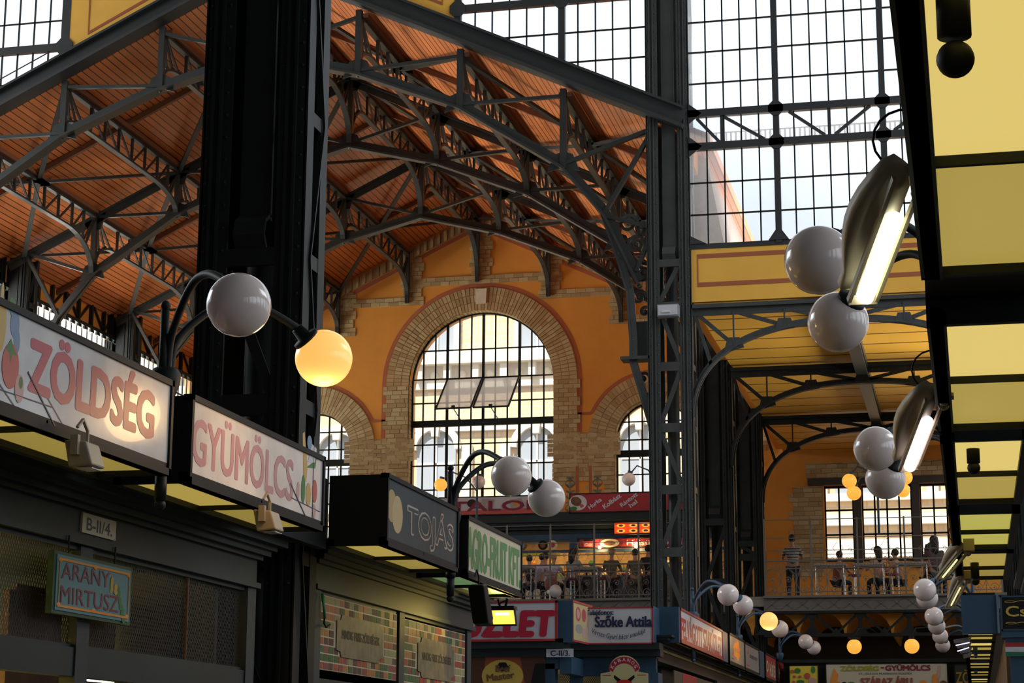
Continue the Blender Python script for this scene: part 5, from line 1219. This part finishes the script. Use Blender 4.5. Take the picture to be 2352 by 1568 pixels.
O_, D_ = Vector((-5.78, 28.65, 3.42)), Vector((.08, 1.05, 0)).normalized(); Nv = D_.cross(Vector((0, 0, 1)))
part('panel', MB().add(*flat([(0, 0), (1.08, 0), (1.08, .6), (0, .6)], O_, D_, UZ, .02)), mat('sign_cream_yellow', (.55, .45, .22), .5), s)
part('border', MB().path([O_ + D_ * a + Vector((0, 0, b)) + Nv * .025 for a, b in ((0, .01), (1.08, .01), (1.08, .59), (0, .59))], .012, .035, up=Nv, closed=True), RED, s)
picture('meat_drawing', [(0, ell(.3, .42, .14, .11)), (1, ell(.3, .42, .09, .07)), (0, ell(.62, .42, .12, .1)), (2, ell(.35, .2, .2, .07)), (1, ell(.65, .15, .12, .08)), (0, ell(.9, .3, .07, .2))], O_ + Nv * .02, D_, UZ, [TOMATO, PINK, SILV], s)
s = sign('shop_sign', 'white sign with a red border and the owner name in black letters', 'sign', -5.75, -4.69, 3.42, 3.98, 29.5, SIGNW2, RED, .02, .3, bm_=IRON_B)
y = 29.485
text('lettering', 'Tulajdonos:', (-5.72, y, 3.84), RX, UZ, .42, .1, NAVY, s, .025); text('lettering', 'Szőke Attila', (-5.58, y, 3.68), RX, UZ, .87, .17, NAVY, s, .03)
text('script_lettering', 'Vértes Gyuri bácsi unokája', (-5.63, y, 3.44), RX, UZ, .82, .10, NAVY, s, .0, shear=.25, curve=lambda q: .10 * (2 * q - 1) ** 2 + .03)
tag(part('corner_box', MB().box(-4.80, -4.4, 30.2, 30.35, 3.48, 4.03).box(-4.80, -4.70, 29.6, 30.2, 3.48, 4.0), IRON_B), 'blue box corner left of the FELVÁGOTT sign', 'panel')
s = aisle_box('white sign box lettered FELVÁGOTT SZAKÜZLET in red', 30.36, 35.62, 3.49, 4.03, SIGNW2, xf=-4.4, xb=-4.9, framem=RED, sof=SOF2, split=.45)
text('lettering', 'FELVÁGOTT SZAKÜZLET', (-4.4015, 30.5, 3.56), YX, UZ, 4.95, .4, REDT, s, .03)
tag(part('blue_joint_panel', MB().box(-4.9, -4.42, 35.62, 36.6, 3.5, 4.04), IRON_B), 'blue panel between the cold cuts sign and the grey orange-spot sign', 'panel')
s = aisle_box('grey sign with an orange splash and red crown mark', 36.65, 39.15, 3.48, 4.06, mat('beige_grey_sign', (.36, .32, .26), .35), sof=SOF2)
picture('orange_splash', [(0, [(1.25 + .55 * math.cos(a) * (1 + .18 * math.sin(7 * a)), .32 + .17 * math.sin(a) * (1 + .2 * math.cos(5 * a))) for a in lin(0, 2 * pi, 30)[:-1]]), (1, [(.35, .12), (.75, .12), (.75, .14), (.35, .14)]), (1, [(.5, .2), (.6, .2), (.55, .3)])], (-4.4018, 36.65, 3.48), YX, UZ, [ORNG, REDT], s)
text('lettering', 'BELLUS', (-4.4005, 37.6, 3.76), YX, UZ, .9, .07, SILV, s, .01)
s = aisle_box('plain grey sign with a small red mark, right of the orange splash', 39.2, 41.85, 3.48, 4.05, mat('silver_grey_sign', (.30, .29, .28), .35), sof=SOF2)
picture('red_mark', [(0, [(.35, .12), (.85, .12), (.85, .14), (.35, .14)]), (0, [(.5, .35), (.7, .35), (.6, .45)])], (-4.4018, 39.2, 3.48), YX, UZ, [REDT], s)
text('lettering', 'KERESKEDELEM', (-4.4005, 40.1, 3.78), YX, UZ, 1.4, .07, NAVY, s, .0)
tag(part('blue_joint_panel', MB().box(-4.9, -4.42, 41.85, 43.1, 3.5, 4.05), IRON_B), 'blue panel left of the far red HÚS signs', 'panel')
s = aisle_box('far red sign with a round emblem and pale letters', 43.15, 45.5, 3.47, 4.06, RED, sof=SOF2)
text('lettering', 'HÚS ÉS', (-4.4005, 44.1, 3.6), YX, UZ, 1.2, .33, CREAMS, s, .03); picture('emblem', [(0, ell(.45, .3, .2, .13)), (1, ell(.45, .3, .13, .08))], (-4.4018, 43.15, 3.48), YX, UZ, [CREAMS, RED], s)
s = aisle_box('farthest red sign of the left row', 46.0, 48.3, 3.47, 4.06, RED, sof=SOF2)
text('lettering', 'HENTES', (-4.4005, 46.2, 3.65), YX, UZ, 1.9, .22, CREAMS, s, .03)
# posters
t = thing('meat_poster', 'large brown meat poster with a golden oval under the ÜZLET sign', 'poster', (-6.8, 28.85, 1.5)); y = 28.74
part('sheet', MB().box(-7.45, -6.2, y, y + .02, 1.6, 3.3), mat('dark_brown_print', (.10, .04, .025), .35), t)
picture('printed_scene', [(0, [(.15, 0), (1.0, 0), (1.1, .4), (.85, 1.7), (.35, 1.7)]), (1, ell(.6, 1.32, .32, .24)), (2, ell(.45, .42, .18, .12)), (2, ell(.7, .38, .16, .12)), (3, [(.8, 0), (1.25, 0), (1.25, 1.5), (1.1, 1.5), (.98, 1.0)]), (4, [(.92, .62), (1.25, .52), (1.25, 1.05), (1.02, 1.1)]), (5, ell(1.1, .85, .05, .12)), (0, [(0, .0), (.1, 0), (.14, 1.1), (.0, 1.1)]), (3, [(.5, 1.44), (.55, 1.52), (.65, 1.52), (.7, 1.44), (.6, 1.38)])], (-7.45, y, 1.6), RX, UZ, [mat('print_red', (.32, .07, .03), .4), GOLD, PINK, BLACKP, TOMATO, ORNG], t)
text('lettering', 'Beef', (-6.95, y - .01, 2.98), RX, UZ, .22, .1, BROWNW, t, .03); text('lettering', 'Master', (-7.08, y - .01, 2.84), (1, 0, .12), (-.12, 0, 1), .42, .1, BROWNW, t, .03)
text('lettering', 'Kulki mięsne', (-7.25, y - .01, 2.32), (1, 0, .25), (-.25, 0, 1), .88, .17, SIGNW2, t, .015, shear=.2); text('lettering', 'wołowe', (-6.75, y - .01, 2.26), (1, 0, .15), (-.15, 0, 1), .4, .1, GOLD, t, .015, shear=.2)
t = thing('number_plate', 'white number plate C-II/3. on the blue frieze', 'plate sign', (-5.95, 28.7, 3.1))
part('plate', MB().box(-6.17, -5.76, 28.68, 28.7, 3.24 - .05, 3.34 - .03), SIGNW2, t); text('lettering', 'C-II/3.', (-6.1, 28.675, 3.205), RX, UZ, .29, .08, NAVY, t, .02)
t = thing('arched_sign', 'cream arched sign with a red bull head', 'sign', (-5.2, 29.3, 2.4)); y = 29.3; cx = -5.1
pl = [(-.36, 0), (.36, 0), (.36, .42), (.21, .45)] + [(.24 * math.cos(a), .45 + .24 * math.sin(a)) for a in lin(.2, pi - .2, 11)] + [(-.21, .45), (-.36, .42)]
ox = Vector((cx, y, 2.55)); part('board', MB().add(*flat(pl, ox, RX, UZ, .03)), mat('arched_sign_cream', (.62, .55, .28), .4), t)
picture('red_band', [(0, [(.24 * math.cos(a), .45 + .22 * math.sin(a)) for a in lin(.15, pi - .15, 11)] + [(.17 * math.cos(a), .42 + .15 * math.sin(a)) for a in lin(pi - .15, .15, 11)]), (0, [(-.33, .39), (-.2, .39), (-.2, .4), (-.33, .4)]), (0, [(.2, .39), (.33, .39), (.33, .4), (.2, .4)])], ox - Vector((0, .031, 0)), RX, UZ, [REDT], t)
for k, ch in enumerate('KABANOS'):
    a = pi - .45 - k * (pi - .9) / 6; c3 = ox + Vector((.195 * math.cos(a), -.037, .44 + .185 * math.sin(a))); up = Vector((math.cos(a), 0, math.sin(a))); rt = Vector((math.sin(a), 0, -math.cos(a)))
    text('lettering', ch, c3 - rt * .022 - up * .022, rt, up, .044, .05, SIGNW2, t, .02)
picture('bull_head', [(0, [(-.12, .3), (-.06, .33), (.06, .33), (.12, .3), (.09, .22), (.05, .12), (-.05, .12), (-.09, .22)]), (1, [(-.1, .3), (-.16, .36), (-.15, .4), (-.05, .33)]), (1, [(.1, .3), (.16, .36), (.15, .4), (.05, .33)])], ox - Vector((0, .032, 0)), RX, UZ, [mat('bull_red', (.6, .03, .02), .4), BLACKP], t)
t = thing('window_poster', 'dark green and red poster under the FELVÁGOTT sign', 'poster', (-4.6, 32.8, 2.4))
part('sheet', MB().box(-4.62, -4.6, 31.0, 36.0, 1.8, 3.1), mat('dark_green_print', (.09, .08, .05), .5), t); part('red_field', MB().box(-4.6, -4.595, 31.9, 33.6, 1.8, 3.1), RED, t); text('lettering', 'KABANOS', (-4.594, 32.1, 2.72), YX, UZ, 1.2, .2, CREAMS, t, .02)
picture('emblem', [(0, ell(3.9, .55, .5, .28)), (1, ell(3.9, .55, .4, .22)), (2, ell(.45, .7, .35, .4))], (-4.599, 31.0, 1.8), YX, UZ, [TOMATO, CREAMS, BROWNW], t)
t = thing('frieze_lettering_board', 'green board with gold lettering on the far left stall', 'sign', (-4.6, 37.8, 3.0))
part('board', MB().box(-4.62, -4.58, 36.2, 40.2, 2.6, 3.15), GREENF, t); text('lettering', 'BOLHÁZI JÁNOS', (-4.578, 36.6, 2.85), YX, UZ, 2.8, .16, GOLD, t, .015)

# ---- stall across the end of the aisle
t0 = thing('end_stall', 'dark stall closing the far end of the aisle below the gallery', 'market stall', (-2.3, 46.6, 0))
part('cornice', MB().box(-4.3, .3, 46.2, 46.6, 3.98, 4.06).box(-4.3, .3, 46.15, 46.6, 3.0, 3.1), IRON_D, t0); part('body', MB().box(-4.3, .3, 46.3, 49, 0, 3.98), IRON_D, t0)
s = sign('shop_sign', 'wide cream sign reading ZÖLDSÉG - GYÜMÖLCS and SZÁRAZ ÁRU', 'sign', -3.32, -.56, 3.2, 3.96, 46.1, CREAMS, IRON_D, .02); y = 46.085
text('lettering', 'ZÖLDSÉG', (-2.97, y, 3.79), RX, UZ, .86, .13, mat('olive_lettering', (.36, .34, .03), .4), s, .045); text('lettering', '-', (-2.06, y, 3.84), RX, UZ, .07, .03, WINE, s, .04)
text('lettering', 'GYÜMÖLCS', (-1.95, y, 3.79), RX, UZ, 1.0, .14, WINE, s, .045); text('lettering', 'CT.: VELKOVA MLADENOVA VIOLETKA', (-2.56, y, 3.70), RX, UZ, 1.2, .045, NAVY, s, .01)
text('lettering', 'SZÁRAZ ÁRU', (-2.52, y, 3.46), RX, UZ, 1.15, .2, mat('brownish_red_lettering', (.32, .09, .06), .4), s, .045)
picture('produce_picture', [(0, [(.1, .45), (.25, .38), (.3, .6), (.2, .75)]), (0, ell(.22, .4, .12, .06)), (1, ell(.42, .4, .06, .04)), (2, ell(.58, .4, .09, .04)), (3, ell(.7, .38, .03, .03)), (0, ell(2.2, .42, .08, .05)), (0, [(2.4, .4), (2.55, .35), (2.5, .6), (2.42, .6)]), (4, [(2.5, .5), (2.55, .8), (2.6, .8), (2.56, .5)]), (5, ell(2.65, .4, .08, .06))], (-3.32, y + .005, 3.1), RX, UZ, [ORNG, BLACKP, LEAF, TOMATO, PINK, BROWNW], s)
s = sign('produce_sign', 'yellow picture sign of vegetables left of the cream sign', 'sign', -4.16, -3.48, 3.2, 3.93, 46.1, YELP, IRON_D, .02)
picture('vegetable_picture', [(0, ell(.2, .6, .07, .06)), (1, ell(.08, .58, .05, .04)), (1, ell(.42, .48, .07, .07)), (2, ell(.54, .36, .09, .08)), (0, ell(.56, .62, .05, .08)), (0, ell(.26, .34, .09, .05)), (1, ell(.12, .46, .04, .03)), (1, ell(.1, .34, .04, .03)), (1, ell(.25, .46, .04, .03))], (-4.16, 46.085, 3.2), RX, UZ, [LEAF, TOMATO, PINK], s)
s = sign('produce_sign', 'dark green sign with golden letters ZÖ right of the cream sign', 'sign', -.42, .25, 3.2, 3.92, 46.1, mat('dark_green_sign', (.03, .05, .03), .4), IRON_D, .02)
text('lettering', 'ZÖL', (-.38, 46.085, 3.5), RX, UZ, .42, .3, mat('ochre_lettering', (.45, .26, .04), .4), s, .01)

# ================================================================== RIGHT SIDE CANOPY
def right_box(y0, y1, ysp, label, sof, z0=3.2, z1=3.74, m=IRON_D):
    return aisle_box(label, y0, y1, z0, z1, m, xf=-.10, xb=.34, framem=IRON_D, sof=sof, split=(ysp - y0) / (y1 - y0), dirx=-1)
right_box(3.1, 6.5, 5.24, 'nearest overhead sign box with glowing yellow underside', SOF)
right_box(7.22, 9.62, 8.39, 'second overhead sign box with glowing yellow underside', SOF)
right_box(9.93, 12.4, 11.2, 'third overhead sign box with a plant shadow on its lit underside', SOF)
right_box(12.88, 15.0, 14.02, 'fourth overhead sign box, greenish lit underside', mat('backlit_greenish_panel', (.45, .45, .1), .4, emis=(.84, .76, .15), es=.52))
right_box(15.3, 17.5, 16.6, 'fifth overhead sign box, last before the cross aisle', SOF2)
tag(part('filler_panel', MB().box(-.1, .36, 6.5, 7.22, 3.3, 3.36), BLACKP), 'black filler between the nearest two right overhead boxes', 'panel')
def finial(x, y, z, label):
    t = thing('pendant_finial', label, 'finial', (x, y, z)); part('stem', MB().tube([(x, y, z + .05), (x, y, z + .2)], .036, 14).tube([(x, y, z + .2), (x, y, z + .26)], .046, 14), BLACKP, t, True); part('ball', MB().ball((x, y, z), .04, 18, 12), BLACKP, t, True)
finial(.02, 4.0, 3.06, 'black ball finial hanging at the top right corner')
for k in range(5): pass
st3 = thing('market_stall', 'dark green stall cornice at the right edge under the overhead boxes', 'market stall', (1.3, 10, 0))
part('cornice', moulding(MB(), .66, 3.2, 18.6, 3.08, -1), GREENF, st3); part('front', MB().box(.66, .8, 3.2, 18.6, 0, 2.9), mat('grey_green_shutter', (.12, .13, .11), .5), st3)
for a, b, sp, sf in ((27.75, 29.7, 28.7, SOF), (30.1, 32.4, 31.2, SOF), (33.0, 35.2, 34.1, SOF2), (35.9, 38.2, 37, SOF2), (39.0, 41.4, 40.2, SOF2), (42.2, 44.6, 43.4, SOF)):
    right_box(a, b, sp, 'distant lit sign box of the right row, number of metres apart' if 0 else 'small distant overhead sign box of the right row, ' + {27.75: 'first behind the blue box', 30.1: 'second behind the blue box', 33.0: 'third behind the blue box', 35.9: 'fourth behind the blue box', 39.0: 'fifth behind the blue box', 42.2: 'last of the row'}[a], sf, 3.42, 3.98, IRON_B)
t = thing('blue_sign_end', 'blue end panel of the far right sign box', 'panel', (.1, 27.6, 3.4))
part('panel', MB().box(-.12, .36, 27.55, 27.75, 3.4, 3.92), IRON_B, t); part('edge', MB().box(.35, .38, 27.5, 27.75, 3.4, 3.93), mat('light_blue_edge', (.12, .2, .3), .5), t)
s = sign('shop_sign', 'black sign with golden letters and flourishes at the right edge', 'sign', .4, 2.2, 3.43, 3.9, 27.5, mat('black_sign', (.008, .008, .008), .3), IRON_B, .02); y = 27.488
text('lettering', 'Csokonai', (.47, y, 3.62), RX, UZ, 1.0, .14, GOLD, s, .02)
for z in (3.53, 3.82):
    b = MB(); b.path([(.46 + .14 * (1 + math.cos(a)) / 2 * 1.0, y, z + .012 * math.sin(a)) for a in lin(0, 2 * pi, 17)[:-1]], .004, .006, up=(0, 1, 0), closed=True); b.path([(.6 + q * .3, y, z + .012 * math.sin(q * 6)) for q in lin(0, 1, 12)], .004, .008, up=(0, 1, 0)); part('gilt_flourish', b, GOLD, s)
t = thing('far_right_stall', 'blue stall with the red white green band at the right edge', 'market stall', (1.2, 28, 0))
part('cornice', MB().box(.4, 3, 27.5, 28, 3.34, 3.42).box(.45, 3, 27.56, 28, 3.28, 3.34), IRON_B, t)
part('flag_band', MB().box(.44, 3, 27.55, 27.6, 3.215, 3.275, 0).box(.44, 3, 27.55, 27.6, 3.15, 3.215, 1).box(.44, 3, 27.55, 27.6, 3.09, 3.15, 2), [mat('flag_red', (.45, .03, .03), .5), SIGNW2, mat('flag_green', (.02, .16, .08), .5)], t)
part('post', MB().box(.5, .75, 27.6, 27.8, 0, 3.09), IRON_B, t); part('wire_mesh', MB().box(.75, 3, 27.7, 27.71, 0, 3.05), WIREM, t); part('side_wall', MB().box(.45, .5, 27.8, 46, 0, 3.4), mat('stall_side_photo', (.22, .13, .08), .4, noise=.5, nscale=2), t)
# fluorescent clip lamps on the right canopy edge
def tube_lamp(a, b, label, wide, em=TUBE, r=.028):
    a = Vector(a); b = Vector(b); d = (b - a).normalized(); L_ = (b - a).length
    t = thing('reflector_lamp', label, 'lamp', a); n = Vector((.30, -.55, -.65)); n = (n - d * n.dot(d)).normalized(); s = d.cross(n).normalized()
    if s.x > 0: s = -s
    def pt(u, v, w_): return a + d * u + s * v + n * w_
    prof = [(0, 0), (.03, -.06), (wide * .5, -.1), (wide, -.07), (wide * 1.0, -.02), (wide * .6, -.03), (.06, .02)]
    vs = []; N = len(prof); us = lin(0, 1, 9)
    for u in us:
        k = .75 + .35 * math.sin(pi * min(1, u * 1.15)) 
        for (v, w_) in prof: vs.append(pt(u * L_, v * k, w_ * k))
    fs = [(i * N + q, i * N + (q + 1) % N, (i + 1) * N + (q + 1) % N, (i + 1) * N + q) for i in range(8) for q in range(N)] + [tuple(range(N)), tuple(range(8 * N, 9 * N))[::-1]]
    part('reflector', MB().add(vs, fs), mat('dull_beige_reflector', (.6, .52, .4), .5), t, True)
    part('tube', MB().tube([pt(.3 * L_, .03, .035), pt(.97 * L_, .03, .035)], r, 12), em, t, True)
    part('glass_frame', MB().bar(pt(0, .075, .03), pt(L_, .075, .03), .012, .02).bar(pt(0, -.015, .03), pt(L_, -.015, .03), .012, .02).bar(pt(L_, -.015, .03), pt(L_, .075, .03), .012, .03), BEIGE, t)
    part('clip', MB().box(a.x - .02, a.x + .06, a.y - .05, a.y + .05, a.z - .03, a.z + .08).ball(pt(.06 * L_, -.02, .02), .03, 10, 6).ball(pt(.14 * L_, -.03, .02), .028, 10, 6), BEIGE, t)
    part('cable', MB().tube([a + Vector((-.03 + .09 * math.cos(q), .0, .10 + .09 * math.sin(q))) for q in lin(.6, 4.6, 12)], .004, 6), BLACKP, t, True)
tube_lamp((-.10, 5.6, 3.31), (-.265, 6.02, 3.05), 'nearest reflector lamp with a bright white tube on the right canopy', .12)
tube_lamp((-.09, 8.8, 3.25), (-.235, 9.35, 3.02), 'second reflector lamp with a pinkish tube on the right canopy', .12, mat('pinkish_tube', (1, 1, 1), .3, emis=(1, .86, .95), es=3))
BT = mat('brass_lit_strip', (.5, .45, .1), .3, emis=(.9, .9, .5), es=1.0)
tube_lamp((-.01, 14.6, 3.18), (-.175, 15.1, 3.04), 'third narrow lamp hanging over the gallery windows', .05, BT, .007)
tube_lamp((-.02, 17.0, 3.2), (-.145, 17.6, 3.03), 'fourth narrow lamp, lowest of the canopy lamps', .05, BT, .007)
t = thing('floodlight_cluster', 'silvery cluster of small lamps below the far blue box', 'lamp', (-.1, 28.4, 3.1))
for k in range(4):
    part('lamp_head', MB().prism([(-.25 + .04 * k, 3.36 - .07 * k), (.0, 3.40 - .07 * k), (-.03, 3.33 - .07 * k), (-.24 + .04 * k, 3.31 - .07 * k)], 'Y', 28.2, 28.35), CHROME, t)
part('lit_strip', MB().bar((-.22, 28.19, 3.28), (-.03, 28.19, 3.32), .02, .012).bar((-.2, 28.19, 3.2), (-.04, 28.19, 3.25), .02, .012), mat('bluish_strip', (1, 1, 1), .3, emis=(.6, .6, 1), es=2), t)
# unlit floodlight on the grey pillar
t = thing('floodlight', 'small unlit floodlight mounted on the tall grey pillar', 'lamp', (-5.55, 37.2, 10.25))
part('housing', MB().box(-5.76, -5.34, 37.15, 37.35, 10.28, 10.52), mat('silver_housing', (.3, .3, .3), .4), t); part('reflector', MB().box(-5.74, -5.36, 37.13, 37.15, 10.30, 10.50), SIGNW2, t); part('bulb', MB().tube([(-5.66, 37.12, 10.36), (-5.5, 37.12, 10.36)], .025, 8), WHITE, t)
# ridges shadowed rod over the finial lamps of right side posts
for k, (yy, lab) in enumerate(((10.1, 'black finial under the third right overhead box'), (15.2, 'black finial under the fifth right overhead box'), (26.9, 'tiny finial under the far right boxes'))): pass
